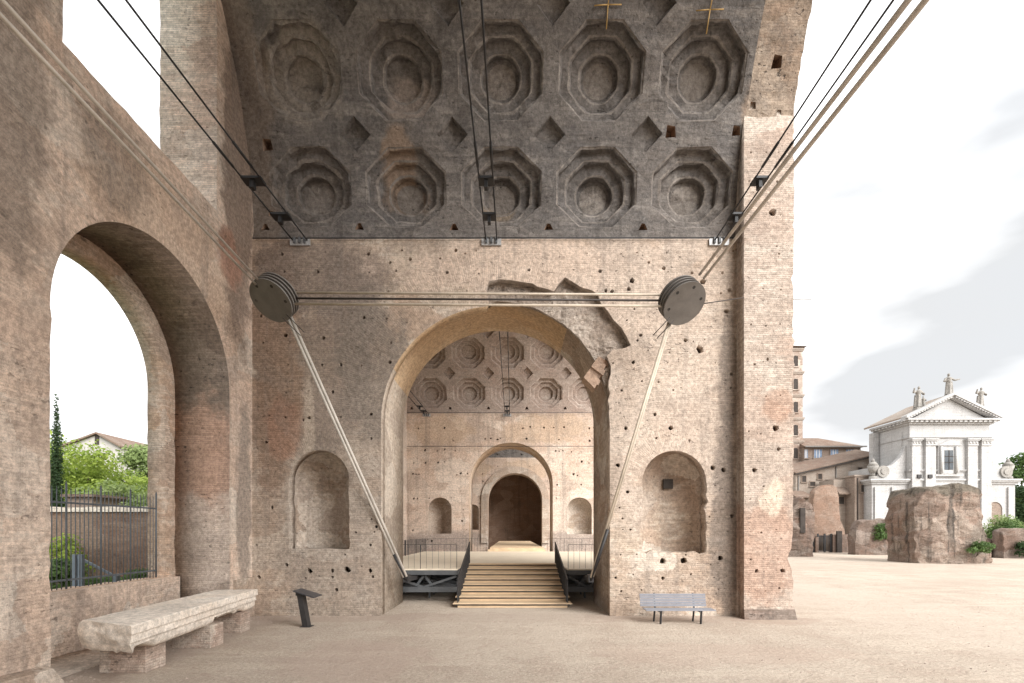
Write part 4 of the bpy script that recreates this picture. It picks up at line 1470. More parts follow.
bm = bmesh.new()
NU, NV = 60, 16
prof_side = [(0.02, 0.0), (0.0, 0.02), (0.0, 0.10), (0.0, 0.17), (0.045, 0.185), (0.045, 0.25), (0.045, 0.335), (0.09, 0.35), (0.09, 0.42), (0.09, 0.48), (0.11, 0.54), (0.17, 0.59)]
rings = []
for i in range(NU + 1):
    u = i / NU
    a = A0.lerp(A1, u)
    b2 = B0.lerp(B1, u)
    ring = []
    wv = b2 - a
    # right moulded side, top to bottom
    for (ins, dz) in prof_side:
        q = a + wv.normalized() * ins
        ring.append(Vector((q.x, q.y, ZT0 - dz)))
    for k in range(1, NV):
        q = a + wv * (0.11 + 0.80 * k / NV)
        ring.append(Vector((q.x, q.y, ZB0)))
    for k in range(5):
        q = a + wv * (0.97 + 0.03 * (k / 4 if k < 4 else 0.6))
        ring.append(Vector((q.x, q.y, ZB0 + (ZT0 - ZB0) * (k + .5) / 5)))
    for k in range(NV, 0, -1):
        q = a + wv * (k / (NV + 0.5) * .99)
        ring.append(Vector((q.x, q.y, ZT0)))
    out = []
    for kk, p in enumerate(ring):
        amp = 0.008 if kk < 12 else (0.02 if kk < 12 + NV + 4 else 0.007)
        ex = fbm((p.x * 2.2, p.y * 2.2, p.z * 2.2 + 4))
        d = Vector((fbm((p.x * 3, p.y * 3, p.z * 3)), fbm((p.x * 3 + 9, p.y * 3, p.z * 3)), ex)) * amp
        e = min(i, NU - i)
        if e < 5:       # broken ends
            d.y = (end_y(p.x, p.z, i < 5)) * (1 - e / 5)
        # chips along the lower moulded edge
        if 8 < kk < 16:
            c = max(0, fbm((p.y * 0.9, 7.7, 0)) - 0.10)
            d.z += c * 0.35
            d.x -= c * 0.15
        out.append(bm.verts.new(p + d))
    rings.append(out)
for i in range(NU):
    n = len(rings[i])
    for k in range(n):
        bm.faces.new((rings[i][k], rings[i][(k + 1) % n], rings[i + 1][(k + 1) % n], rings[i + 1][k]))


def cap(ring, y_push):
    cs = []
    prev = ring
    cen = sum((v.co for v in ring), Vector()) / len(ring)
    for f in (0.86, 0.7, 0.52, 0.34, 0.16):
        cur = []
        for v in ring:
            p = cen.lerp(v.co, f)
            near = y_push == 1
            if near:
                tt = (p.x - A0.x) / (B0.x - A0.x)
                p.y = A0.y + (B0.y - A0.y) * tt + end_y(p.x, p.z, True)
            else:
                tt = (p.x - A1.x) / (B1.x - A1.x)
                p.y = A1.y + (B1.y - A1.y) * tt + end_y(p.x, p.z, False)
            cur.append(bm.verts.new(p))
        for k in range(len(ring)):
            bm.faces.new((prev[k], prev[(k + 1) % len(ring)], cur[(k + 1) % len(ring)], cur[k]))
        prev = cur
    bm.faces.new(prev)


cap(rings[0], 1)
cap(rings[-1], 2)
bmesh.ops.recalc_face_normals(bm, faces=bm.faces)
me = bpy.data.meshes.new('marble_block')
bm.to_mesh(me)
bm.free()
link('marble_block', me, M['marble'], mb)
me.polygons.foreach_set('use_smooth', [True] * len(me.polygons))
me.set_sharp_from_angle(angle=R(38))
for (cx, cy, w_, d_) in ((-8.0, 10.22, 0.95, 0.58), (-7.98, 12.3, 0.95, 0.55), (-8.25, 14.1, 0.95, 0.5)):
    m = MB()
    m.box(cx - w_ / 2, cx + w_ / 2, cy - d_ / 2, cy + d_ / 2, 0, ZB0 + 0.012)
    m.build('brick_support', M['support'], mb, bevel=.012)

# ------------------------------------------------------------------ iron fence in the window
fc = thing('iron_fence', (-10.6, 12.4, 1.5), 'tall grey iron bar fence standing on the parapet of the arched window', 'fence')
m = MB()
for z in (1.72, 3.62):
    m.bar((-10.95, 9.84, z), (-10.95, 14.91, z), 0.045, 0.02, up=(1, 0, 0))
m.build('fence_rail', M['fence'], fc)
y = 9.88
k = 0
while y < 14.91:
    m = MB()
    top = 4.02 if k % 8 else 4.16
    m.tube((-10.95, y, 1.5), (-10.95, y, top - .08), 0.011 if k % 8 else 0.022, 6)
    m.tube((-10.95, y, top - .08), (-10.95, y, top), 0.011 if k % 8 else 0.022, 6, r2=0.002)
    m.build('fence_bar', M['fence'], fc)
    y += 0.125
    k += 1

# ------------------------------------------------------------------ lectern and bench
lc = thing('information_lectern', (-6.35, 14.8, 0), 'slim dark metal information lectern with a slanted panel beside the niche', 'lectern')
m = MB()
m.bar((-6.30, 14.85, 0.0), (-6.48, 14.85, 1.02), 0.16, 0.26, up=(0, 1, 0))
m.build('post', M['steel_dark'], lc, bevel=.006)
m = MB()
m.hexa([(-6.62, 14.58, 1.10), (-5.98, 14.58, 0.90), (-5.98, 15.2, 0.90), (-6.62, 15.2, 1.10), (-6.61, 14.58, 1.135), (-5.97, 14.58, 0.935), (-5.97, 15.2, 0.935), (-6.61, 15.2, 1.135)])
m.build('panel', M['label_panel'], lc, bevel=.004)
m = MB()
m.box(-6.58, -6.42, 14.7, 15.0, 0.96, 1.06)
m.build('bracket', M['steel_dark'], lc)
m = MB()
m.box(-6.46, -6.14, 14.68, 15.02, 0, 0.012)
m.build('base_plate', M['steel_dark'], lc)

bn = thing('slatted_bench', (5.1, 15.6, 0), 'blue-grey metal bench with slatted back standing against the wall under the right niche', 'bench')
bx0, bx1 = at(640, 0, 15.75).x, at(706, 0, 15.75).x
for k in range(5):
    m = MB()
    z = 0.52 + k * 0.082
    yb = 15.72 + k * 0.022
    m.bar((bx0, yb, z), (bx1, yb, z), 0.022, 0.074)
    m.build('back_slat', M['bench_slat'], bn, bevel=.004)
for k in range(4):
    m = MB()
    m.bar((bx0 + .06, 15.24 + k * .115, 0.43 + k * .001), (bx1 + .10, 15.24 + k * .115, 0.43 + k * .001), 0.10, 0.03)
    m.build('seat_slat', M['bench_slat'], bn, bevel=.004)
for x in (bx0 + 0.48, bx1 - 0.40):
    m = MB()
    m.bar((x + .03, 15.22, 0), (x + .06, 15.25, 0.41), 0.05, 0.05)
    m.build('leg', M['steel_dark'], bn)
    m = MB()
    m.bar((x - .05, 15.68, 0), (x - .02, 15.66, 0.41), 0.05, 0.05)
    m.build('leg', M['steel_dark'], bn)
    m = MB()
    m.bar((x, 15.2, 0.395), (x, 15.7, 0.395), 0.05, 0.035)
    m.bar((x - .0, 15.70, 0.39), (x - .0, 15.84, 0.90), 0.05, 0.03)
    m.build('bracket', M['steel_dark'], bn)

# ------------------------------------------------------------------ foliage builders


def leaves(name, clumps, nleaf, size, mat, parent=None, seed=0, flat=0.0):
    rnd = random.Random(seed)
    vs_, fs_ = [], []
    tot = sum(c[3] ** 2 for c in clumps)
    for (cx, cy, cz, rr, sz) in clumps:
        n = int(nleaf * rr * rr / tot)
        for _ in range(n):
            while True:
                d = Vector((rnd.gauss(0, 1), rnd.gauss(0, 1), rnd.gauss(0, 1)))
                if d.length > 0.05:
                    break
            d.normalize()
            rad_ = rr * (rnd.random() ** 0.45)
            bumpy = 1 + 0.35 * mnoise.noise(Vector((d.x * 2.2 + cx, d.y * 2.2 + cy, d.z * 2.2 + cz)))
            p = Vector((cx, cy, cz)) + Vector((d.x, d.y, d.z * sz)) * rad_ * bumpy
            nn = (d + Vector((rnd.gauss(0, .6), rnd.gauss(0, .6), rnd.gauss(0, .6) + .3))).normalized()
            a = nn.orthogonal().normalized()
            a = Matrix.Rotation(rnd.random() * 6.28, 3, nn) @ a
            b_ = nn.cross(a)
            s = size * rnd.uniform(0.6, 1.4)
            i0 = len(vs_)
            vs_ += [p - a * s, p + b_ * s * .55 + nn * s * .15, p + a * s, p - b_ * s * .55 + nn * s * .1]
            fs_.append((i0, i0 + 1, i0 + 2, i0 + 3))
    me = bpy.data.meshes.new(name)
    me.from_pydata([tuple(v) for v in vs_], [], fs_)
    return link(name, me, mat, parent)


def tree(x, y, h, cr, mat, label, seed, cat='tree', name='broadleaf_tree', n=5000, leaf_s=0.17, group=None, z0=0.0, ct=0.62):
    t = thing(name, (x, y, z0), label, cat, group)
    rnd = random.Random(seed)
    m = MB()
    m.tube((x, y, z0), (x + .1, y, z0 + h * .3), 0.03 * h, 9, r2=0.022 * h)
    m.tube((x + .1, y, z0 + h * .3), (x, y, z0 + h * .6), 0.022 * h, 8, r2=0.012 * h)
    cl = []
    for k in range(15):
        a = rnd.random() * 6.28
        d = cr * math.sqrt(rnd.random()) * 0.75
        zz = z0 + h * ct + rnd.uniform(-.25, .30) * h
        q = 1 - abs(zz - (z0 + h * ct)) / (h * .45) * .5
        c = (x + math.cos(a) * d * q, y + math.sin(a) * d * q, zz, cr * rnd.uniform(.28, .5), rnd.uniform(.6, .9))
        cl.append(c)
        m.tube((x + .05, y, z0 + h * rnd.uniform(.28, .5)), (c[0], c[1], c[2]), 0.009 * h, 6, r2=0.002 * h)
    m.build('trunk', M['bark'], t)
    leaves('crown', cl, n, leaf_s, M[mat], t, seed)
    return t


def shrub(x, y, z, r, h, mat, label, seed, n=900, leaf_s=0.09, group=None):
    rnd = random.Random(seed)
    cl = []
    for k in range(7):
        cl.append((x + rnd.uniform(-.6, .6) * r, y + rnd.uniform(-.4, .4) * r, z + h * rnd.uniform(.25, .75), r * rnd.uniform(.35, .6), h / r * .45 if r else 1))
    t = thing('shrub', (x, y, z), label, 'shrub', group)
    leaves('foliage', cl, n, leaf_s, M[mat], t, seed)
    m = MB()
    for c in cl[:4]:
        m.tube((x, y, z - .05), (c[0], c[1], c[2]), 0.02, 5, r2=.005)
    m.build('stem', M['bark'], t)
    return t


# ------------------------------------------------------------------ garden seen through the arched window
gw = MB()
top = ragged([(-34, 3.95), (-17, 4.0)], 0.5, 0.06, 5, closed=False)
me = panel_mesh([(-34, 0.0)] + top + [(-17, 0.0)], [], 26.0, 26.8)
gwo = thing('garden_wall', (-25, 26.4, 0), 'rough brown rubble wall with a pale top behind the iron fence', 'wall')
link('wall_face', me, M['garden_wall'], gwo)
m = MB()
random.seed(6)
x = -34
while x < -17.2:
    l = random.uniform(.5, .9)
    m.box(x, x + l - .02, 25.9, 26.9, 3.98, 4.18 + random.uniform(0, .12))
    x += l
m.build('coping', M['marble'], gwo)
# blue-grey ramp handrail in front of it
hr = thing('ramp_handrail', (-17.5, 19.5, 0), 'blue-grey sloping handrail behind the iron fence', 'handrail')
p1, p2 = at(75, 556, 19), at(116, 577, 19.5)
m = MB()
m.bar(p1, p2, 0.08, 0.09)
m.build('rail', M['rail_blue'], hr)
for p, hgt in ((p1, 0), (p2, 0), (p1 + Vector((.22, 0, 0)), 0)):
    m = MB()
    m.bar((p.x, p.y, 0.0), (p.x, p.y, p.z + .06), 0.16, 0.12)
    m.build('post', M['rail_blue'], hr)
shrub(at(60, 0, 20).x, 20.5, 0.0, 1.7, 1.9, 'leaf_mid', 'rounded green shrub at the left behind the fence bars', 21, 2600, .10)
shrub(at(98, 0, 22).x, 23.0, 0.0, 2.0, 0.9, 'leaf_mid', 'low green plants at the foot of the rubble wall', 22, 2000, .09)
shrub(at(146, 0, 20).x, 21.0, 0.0, 1.3, 1.7, 'leaf_mid', 'leafy shrub against the right jamb of the arched window', 23, 1800, .09)
shrub(at(52, 0, 24).x, 24.5, 0.0, 1.3, 3.2, 'leaf_bright', 'yellow-green tall shrub beside the left jamb of the arched window', 24, 1800, .09)
tree(at(80, 0, 40).x, 40, 8.6, 6.2, 'leaf_bright', 'vivid yellow-green broad tree above the rubble wall', 31, n=20000, leaf_s=.15, ct=.72)
tree(at(114, 0, 33).x, 33.5, 6.7, 3.1, 'leaf_pale', 'pale green feathery tree rising just behind the rubble wall', 32, n=6000, leaf_s=.12, ct=.58)
tree(at(149, 0, 48).x, 48, 12.0, 3.2, 'leaf_pale', 'taller soft green tree at the right edge of the arched window', 33, n=5500, leaf_s=.18)
tree(at(50, 0, 46).x, 46, 9.0, 3.6, 'leaf_mid', 'mid green tree at the left edge of the arched window', 34, n=5000, leaf_s=.18)
# cypress
cy = at(56, 0, 34)
t = thing('cypress_tree', (cy.x, 34, 0), 'slender dark columnar cypress at the left of the arched window', 'tree')
m = MB()
m.tube((cy.x, 34, 0), (cy.x, 34, 10.5), 0.16, 8, r2=.03)
m.build('trunk', M['bark'], t)
cl = []
for k in range(44):
    z = 2.2 + k * 0.24
    cl.append((cy.x + random.uniform(-.06, .06), 34, z, 0.48 * (1 - (k / 44.5) ** 2.0) + .05, 1.3))
leaves('crown', cl, 9000, 0.07, M['leaf_dark'], t, 35)
# gabled house on the rise
hs = thing('gabled_house', (at(95, 0, 62).x, 64, 0), 'pale gabled house beyond the trees in the arched window', 'house')
e0, ap, e1 = at(58, 447, 62), at(98, 432.5, 62), at(122, 446, 62)
m = MB()
m.prism([(e0.x, 62, 0), (e1.x - .3, 62, 0), (e1.x - .3, 62, e1.z - .2), (ap.x, 62, ap.z - .25), (e0.x, 62, e0.z - .2)], (0, 12, 0))
m.build('wall', M['house_wall'], hs)
m = MB()
for a, b_ in ((e0, ap), (ap, e1)):
    m.hexa([(a.x, 61.6, a.z - .22), (b_.x, 61.6, b_.z - .22), (b_.x, 74.3, b_.z - .22), (a.x, 74.3, a.z - .22), (a.x, 61.6, a.z), (b_.x, 61.6, b_.z), (b_.x, 74.3, b_.z), (a.x, 74.3, a.z)])
m.build('roof', M['tile'], hs)
m = MB()
p = at(97, 439, 62)
m.box(p.x - .25, p.x + .25, 61.9, 61.99, p.z - .7, p.z + .7)
m.build('window', M['shade'], hs)
sh = thing('garden_shed', (at(82, 0, 34).x, 33, 0), 'small pinkish shed with a flat roof behind the fence', 'shed')
a, b_ = at(66, 497, 30), at(93, 512, 30)
m = MB()
m.box(a.x, b_.x, 30, 32.5, 0, a.z)
m.build('wall', M['stucco'], sh)
m = MB()
m.box(a.x - .2, b_.x + .2, 29.8, 32.7, a.z + .003, a.z + .16)
m.build('roof', M['tile'], sh)

# ------------------------------------------------------------------ white church
ch = thing('white_church', (64, 70, 0), 'white baroque church front with a triangular pediment and side scrolls', 'church')
CY = 70.0


def cx_(px):
    return (px - 512) * CY / F


def cz_(py):
    return EYE + (HY - py) * CY / F


bx_l, bx_r = cx_(910), cx_(990)
m = MB()
m.box(bx_l, bx_r, CY, CY + 6.6, 0, cz_(421))
m.box(cx_(874), cx_(1018), CY + .35, CY + 6.0, 0, cz_(482))
m.box(cx_(880), cx_(910) - .003, CY + 1.2, CY + 6.5, cz_(482), cz_(466))
wl = m.build('wall', M['travertine'], ch)


def cornice(x0, x1, y0, y1, z, h, proj, parent=ch, dent=0.0, name='cornice', left_ret=True):
    m = MB()
    for k, (f, a, b2) in enumerate(((0.35, 0, .35), (.7, .352, .65), (1.0, .652, 1.0))):
        m.box(x0 - proj * f, x1 + proj * f, y0 - proj * f, y1, z + h * a, z + h * b2)
    if dent:
        x = x0 - proj * .5
        while x < x1 + proj * .5:
            m.box(x, x + dent * .5, y0 - proj * .85, y0 - proj * .36, z + h * .30, z + h * .65 - .003)
            x += dent
        y = y0 - proj * .3
        while y < y1:
            m.box(x0 - proj * .85, x0 - proj * .36, y, y + dent * .5, z + h * .30, z + h * .65 - .003)
            y += dent
    return m.build(name, M['travertine'], parent)


cornice(bx_l, bx_r, CY, CY + 6.7, cz_(424.5), 0.75, 0.9, dent=0.7)
cornice(bx_l, bx_r, CY, CY + 6.0, cz_(438.5), 0.2, 0.25, name='string_course')
cornice(cx_(874), cx_(1018), CY + .35, CY + 6, cz_(484), 0.75, 0.55, name='lower_cornice')
cornice(bx_l, bx_r, CY, CY + 4, cz_(472), 0.3, 0.25, name='string_course')
# pediment
zl, za = cz_(419.5), cz_(396.5)
xl, xr, xa = bx_l - 1.1, bx_r + 1.1, (bx_l + bx_r) / 2
m = MB()
m.prism([(xl + 1.2, CY + .1, zl), (xr - 1.2, CY + .1, zl), (xa, CY + .1, za - .35)], (0, .8, 0))
pd = m.build('pediment', M['travertine'], ch)
m = MB()
for xe in (xl, xr):
    for (y0, y1, t0, t1) in ((-.85, .25, 0.05, .40), (-.5, .25, -.28, .048)):
        m.hexa([(xe, CY + y0, zl + t0), (xa, CY + y0, za + t0), (xa, CY + y1, za + t0), (xe, CY + y1, zl + t0), (xe, CY + y0, zl + t1), (xa, CY + y0, za + t1), (xa, CY + y1, za + t1), (xe, CY + y1, zl + t1)])
    k = 0.06
    while k < .95:
        a = Vector((xe, CY - .55, zl - .04)).lerp(Vector((xa, CY - .55, za - .04)), k)
        m.box(a.x - .16, a.x + .16, CY - .74, CY - .505, a.z - .14, a.z + .10)
        k += 0.055
m.build('raking_cornice', M['travertine'], pd)
m = MB()
for xe, q in ((xl, 1), (xr, -1)):
    m.hexa([(xe, CY + .26, zl + .10), (xa, CY + .26, za + .10), (xa, CY + 7.6, za + .1), (xe, CY + 7.6, zl + .1), (xe, CY + .26, zl + .34), (xa, CY + .26, za + .34), (xa, CY + 7.6, za + .34), (xe, CY + 7.6, zl + .34)])
m.build('roof', M['stucco_pale'], ch)
# pilasters with capitals
for a, b2 in ((910.5, 918.5), (924, 934), (966, 975.5), (979.5, 989.5)):
    m = MB()
    m.box(cx_(a) + .003, cx_(b2), CY - 0.38, CY + .3, 0.0, cz_(446))
    for k in range(5):
        pass
    pi_ = m.build('pilaster', M['travertine'], ch)
    m = MB()
    w0, w1 = cx_(a), cx_(b2)
    for k, (e, z0, z1) in enumerate(((0.06, 446, 444.6), (0.02, 444.58, 441.6), (0.14, 441.55, 440.4), (0.24, 440.35, 439.0))):
        m.box(w0 - e, w1 + e, CY - 0.44 - e, CY + .31, cz_(z0), cz_(z1))
    for k in range(3):
        m.ball(((w0 + (w1 - w0) * (k + .5) / 3), CY - .46, cz_(443)), 0.17, 1, .8, 1.3, 1)
    m.build('capital', M['travertine'], pi_)
# window with frame and little pediment
m = MB()
m.box(cx_(937), cx_(958), CY - .30, CY - .001, cz_(474), cz_(446))
m.prism([(cx_(934.5), CY - .45, cz_(446) + .003), (cx_(960.5), CY - .45, cz_(446) + .003), (cx_(947.5), CY - .45, cz_(440.5))], (0, .4, 0))
m.box(cx_(933.5), cx_(961.5), CY - .42, CY - .302, cz_(476.5), cz_(474.5))
wn = m.build('window', M['travertine'], ch)
m = MB()
m.box(cx_(943), cx_(951.7), CY - .33, CY - .303, cz_(470), cz_(450.5))
m.build('pane', M['glass'], wn)
m = MB()
m.box(cx_(947), cx_(947.7), CY - .36, CY - .333, cz_(470), cz_(450.5))
for py in (457, 463):
    m.box(cx_(943), cx_(951.7), CY - .36, CY - .333, cz_(py), cz_(py) + .1)
m.build('frame', M['shade'], wn)
for a in (939.2, 954.2):
    m = MB()
    m.tube((cx_(a), CY - .42, cz_(473.5)), (cx_(a), CY - .42, cz_(447)), 0.19, 12, r2=.17)
    m.build('column', M['travertine'], wn)
# side scrolls


def scroll(p):
    m = MB()
    m.prism([(cx_(a), CY + .6, cz_(b2)) for a, b2 in p], (0, .7, 0))
    return m


sl = [(909.8, 444), (907.5, 451), (903, 458), (896, 464), (888, 467.5), (882, 470), (880, 478.5), (909.8, 478.5)]
scroll(sl).build('scroll', M['travertine'], ch)
sr = [(990.2, 445), (992, 451), (996, 458), (1002, 463.5), (1009, 467), (1012, 478.5), (990.2, 478.5)]
scroll(sr).build('scroll', M['travertine'], ch)
for px, py in ((886, 471), (1010, 471.5)):
    m = MB()
    m.tube((cx_(px), CY + .35, cz_(py)), (cx_(px), CY + .62, cz_(py)), 0.85, 24)
    m.tube((cx_(px), CY + .25, cz_(py)), (cx_(px), CY + .35, cz_(py)), 0.45, 20)
    m.build('volute', M['statue'], ch)
for px in (878.5, 1015.5):          # urns over the outer corners
    m = MB()
    z = cz_(479)
    for (z0, z1, r0, r1) in ((0, .5, .6, .5), (.5, 1.0, .28, .35), (1.0, 2.0, .45, .75), (2.0, 2.6, .75, .35), (2.6, 3.1, .3, .12)):
        m.tube((cx_(px), CY + 1.0, z + z0), (cx_(px), CY + 1.0, z + z1), r0, 14, r2=r1)
    m.build('urn', M['statue'], ch)
# lower arch on the right, pilasters beside it
ar = arch_pts(cx_(997), 1.05, 0.1, cz_(509), 14)
m = MB()
m.prism([(a, CY + .30, b2) for a, b2 in ar], (0, .045, 0))
m.build('arched_recess', M['stucco'], ch)
m = MB()
for q in range(len(ar) - 1):
    A, B = Vector(ar[q]), Vector(ar[q + 1])
    c = Vector((cx_(997), cz_(509)))
    fa = lambda v: (c.x + (v.x - c.x) * 1.22, max(v.y, v.y if v.y < c.y else c.y + (v.y - c.y) * 1.22))
    Ao, Bo = fa(A), fa(B)
    m.hexa([(A.x, CY + .2, A.y), (B.x, CY + .2, B.y), (Bo[0], CY + .2, Bo[1]), (Ao[0], CY + .2, Ao[1]), (A.x, CY + .349, A.y), (B.x, CY + .349, B.y), (Bo[0], CY + .349, Bo[1]), (Ao[0], CY + .349, Ao[1])])
m.build('arch_trim', M['travertine'], ch)
for a, b2 in ((1010, 1016), (876, 882), (893, 899)):
    m = MB()
    m.box(cx_(a), cx_(b2), CY + .12, CY + .34, 0, cz_(487))
    m.build('pilaster', M['travertine'], ch)
# flank niche panel and rear column
m = MB()
m.box(bx_l - .12, bx_l - .003, CY + 1.3, CY + 5.3, cz_(470), cz_(430))
m.build('flank_panel', M['travertine'], ch)
m = MB()
m.box(bx_l - 1.0, bx_l - .1, CY + 5.7, CY + 6.6, cz_(466), cz_(424.7))
m.build('rear_pilaster', M['travertine'], ch)


def statue(px, ybot, ytop, label, pose, Yd=CY + 0.5, second=False):
    base = Vector(((px - 512) * Yd / F, Yd, EYE + (HY - ybot) * Yd / F))
    H = (ybot - ytop) * Yd / F
    t = thing('roof_statue', base, label, 'statue', 'statues on the church pediment')
    m = MB()
    ph = H * .09
    m.box(base.x - .42, base.x + .42, Yd - .4, Yd + .4, base.z - .35, base.z + ph * .6)
    m.box(base.x - .36, base.x + .36, Yd - .34, Yd + .34, base.z + ph * .6, base.z + ph)
    m.build('plinth', M['statue'], t)
    b0 = base + Vector((0, 0, ph - .05))
    h = H - ph
    m = MB()

    def person(o, h, arm, lean):
        # robed figure: flared skirt, torso, shoulders, head, arms
        prof = [(0, .135), (.1, .125), (.3, .115), (.46, .11), (.56, .085), (.68, .12), (.77, .135), (.815, .08), (.84, .036), (.88, .034)]
        for (z0, r0), (z1, r1) in zip(prof[:-1], prof[1:]):
            m.tube(o + Vector((lean * z0 * h, 0, z0 * h)), o + Vector((lean * z1 * h, 0, z1 * h + .02)), r0 * h, 14, r2=r1 * h)
        m.ball(o + Vector((lean * .92 * h, -.02 * h, .93 * h)), .062 * h, 0.9, 1, 1.2, 2)
        sh_ = o + Vector((lean * .75 * h, 0, .755 * h))
        for sgn in (-1, 1):
            s0 = sh_ + Vector((sgn * .13 * h, 0, 0))
            if not arm and sgn == -1:
                el = s0 + Vector((-.14 * h, -.04 * h, -.06 * h))
                hd = el + Vector((-.03 * h, -.10 * h, .17 * h))
            elif arm and sgn == 1:
                el = s0 + Vector((.12 * h, -.05 * h, -.09 * h))
                hd = el + Vector((.20 * h, -.03 * h, .04 * h))
            else:
                el = s0 + Vector((sgn * .10 * h, -.03 * h, -.15 * h))
                hd = el + Vector((-sgn * .09 * h, -.12 * h, .03 * h))
            m.tube(s0, el, .055 * h, 8, r2=.047 * h)
            m.tube(el, hd, .047 * h, 8, r2=.03 * h)
            m.ball(hd, .036 * h, 1.3, 1, 1, 1)
        # cloak folds
        for k in range(6):
            a = k * 1.05
            m.tube(o + Vector((math.cos(a) * .15 * h, math.sin(a) * .14 * h, 0)), o + Vector((math.cos(a + .3) * .11 * h, math.sin(a + .3) * .1 * h, .6 * h)), .035 * h, 6, r2=.02 * h)
    person(b0, h, pose, -.04 if pose else .05)
    if second:
        person(b0 + Vector((.95, .1, 0)), h * .55, False, -.05)
    bmesh.ops.recalc_face_normals(m.b, faces=m.b.faces)
    me = m.mesh('figure')
    ob = bpy.data.objects.new('tmp', me)
    COL.objects.link(ob)
    md = ob.modifiers.new('r', 'REMESH')
    md.mode = 'VOXEL'
    md.voxel_size = 0.045
    bpy.context.view_layer.update()
    me2 = bpy.data.meshes.new_from_object(ob.evaluated_get(bpy.context.evaluated_depsgraph_get()))
    bpy.data.objects.remove(ob)
    link('figure', me2, M['statue'], t, True)


statue(918, 409, 386, 'stone statue of a robed figure with a child on the left church roof slope', False, second=True)
statue(949.5, 396, 373, 'stone statue pointing sideways on the peak of the church pediment', True)
statue(980.5, 409, 387, 'slim stone statue on the right slope of the church roof', False)
for px in (919, 930):
    f = thing('floodlight', (cx_(px), CY - .1, cz_(484)), 'small black floodlight on the church ledge, ' + ('left of its pair' if px < 925 else 'right of its pair, boxier'), 'floodlight', 'floodlights on the church ledge')
    m = MB()
    c = at(px, 476.5, CY - .35)
    m.box(c.x - .30, c.x + .30, c.y - .2, c.y + .2, c.z - .25, c.z + .28)
    m.build('housing', M['steel_dark'], f, bevel=.05)
    m = MB()
    m.box(c.x - .08, c.x + .08, c.y - .08, c.y + .08, cz_(484) + .76, c.z - .2)
    m.build('stand', M['steel_dark'], f)

# ------------------------------------------------------------------ brick bell tower and old houses left of the church


def opening(parent, x0, x1, y, z0, z1, arch=False, name='window', mat='shade', frame='stucco', sill=True):
    m = MB()
    if arch:
        pts = arch_pts((x0 + x1) / 2, (x1 - x0) / 2, z0, z1 - (x1 - x0) / 2, 8)
        m.prism([(a, y - .06, b2) for a, b2 in pts], (0, .05, 0))
    else:
        m.box(x0, x1, y - .06, y - .01, z0, z1)
    o = m.build(name, M[mat], parent)
    f = MB()
    f.box(x0 - .12, x0 - .003, y - .12, y - .004, z0, z1)
    f.box(x1 + .003, x1 + .12, y - .12, y - .004, z0, z1)
    if not arch:
        f.box(x0 - .12, x1 + .12, y - .12, y - .004, z1 + .003, z1 + .14)
    f.box(x0 - .2, x1 + .2, y - .18, y - .004, z0 - .16, z0 - .003)
    f.build('frame', M[frame], o)
    return o


TY = 85.0


def q_(px, py, Y):
    p = at(px, py, Y)
    return p.x, p.z


bt_ = thing('bell_tower', (48, TY + 3, 0), 'tall square brick bell tower with stacked arched openings', 'bell tower')
tx1 = q_(803, 0, TY)[0]
tx0 = tx1 - 6.2
ttop = q_(0, 347, TY)[1]
m = MB()
m.box(tx0, tx1, TY, TY + 6.2, 0, ttop)
m.build('shaft', M['tower'], bt_)
zz = ttop - .5
while zz > 10:
    m = MB()
    m.box(tx0 - .22, tx1 + .22, TY - .22, TY + 6.4, zz, zz + .28)
    m.box(tx0 - .12, tx1 + .12, TY - .12, TY + 6.3, zz - .22, zz - .003)
    m.build('string_course', M['stucco_pale'], bt_)
    for k in range(3):
        a = tx1 - 1.75 - k * 1.75
        opening(bt_, a + .1, a + .85, TY, zz - 2.9, zz - 1.0, True, frame='tower')
    zz -= 4.05
m = MB()
m.hexa([(tx0 - .5, TY - .5, ttop), (tx1 + .5, TY - .5, ttop), (tx1 + .5, TY + 6.7, ttop), (tx0 - .5, TY + 6.7, ttop), (tx0 + 3, TY + 3, ttop + 1.6), (tx1 - 3, TY + 3, ttop + 1.6), (tx1 - 3, TY + 3.2, ttop + 1.6), (tx0 + 3, TY + 3.2, ttop + 1.6)])
m.build('roof', M['tile'], bt_)

hb = thing('hipped_roof_house', (55, 86, 0), 'stucco upper house with a hipped tile roof and three bluish windows', 'house')
HYY = 84.0
x0, x1 = q_(803.5, 0, HYY)[0], q_(861, 0, HYY)[0]
ze, zt = q_(0, 447, HYY)[1], q_(0, 436.5, HYY)[1]
m = MB()
m.box(x0 + .1, x1, HYY, HYY + 12, 0, ze)
m.build('wall', M['stucco'], hb)
m = MB()
m.hexa([(x0, HYY - .6, ze), (x1 + .6, HYY - .6, ze), (x1 + .6, HYY + 12.6, ze), (x0, HYY + 12.6, ze), (x0, HYY + 4.5, zt + .6), (x1 - 4.6, HYY + 4.5, zt + .6), (x1 - 4.6, HYY + 7, zt + .6), (x0, HYY + 7, zt + .6)])
m.build('roof', M['tile'], hb)
m = MB()
m.box(x0, x1 + .65, HYY - .66, HYY - .603, ze - .12, ze + .12)
m.build('gutter', M['steel_bronze'], hb)
for a, b2 in ((804.5, 808), (814, 822), (830.5, 838.5), (846, 854)):
    A = q_(a, 458, HYY)
    B = q_(b2, 449.5, HYY)
    o = opening(hb, A[0], B[0], HYY, A[1], B[1], mat='glass_blue')
    m = MB()
    for f in (.33, .66):
        xm = A[0] + (B[0] - A[0]) * f
        m.box(xm - .05, xm + .05, HYY - .085, HYY - .062, A[1], B[1])
    m.build('mullion', M['frame_white'], o)

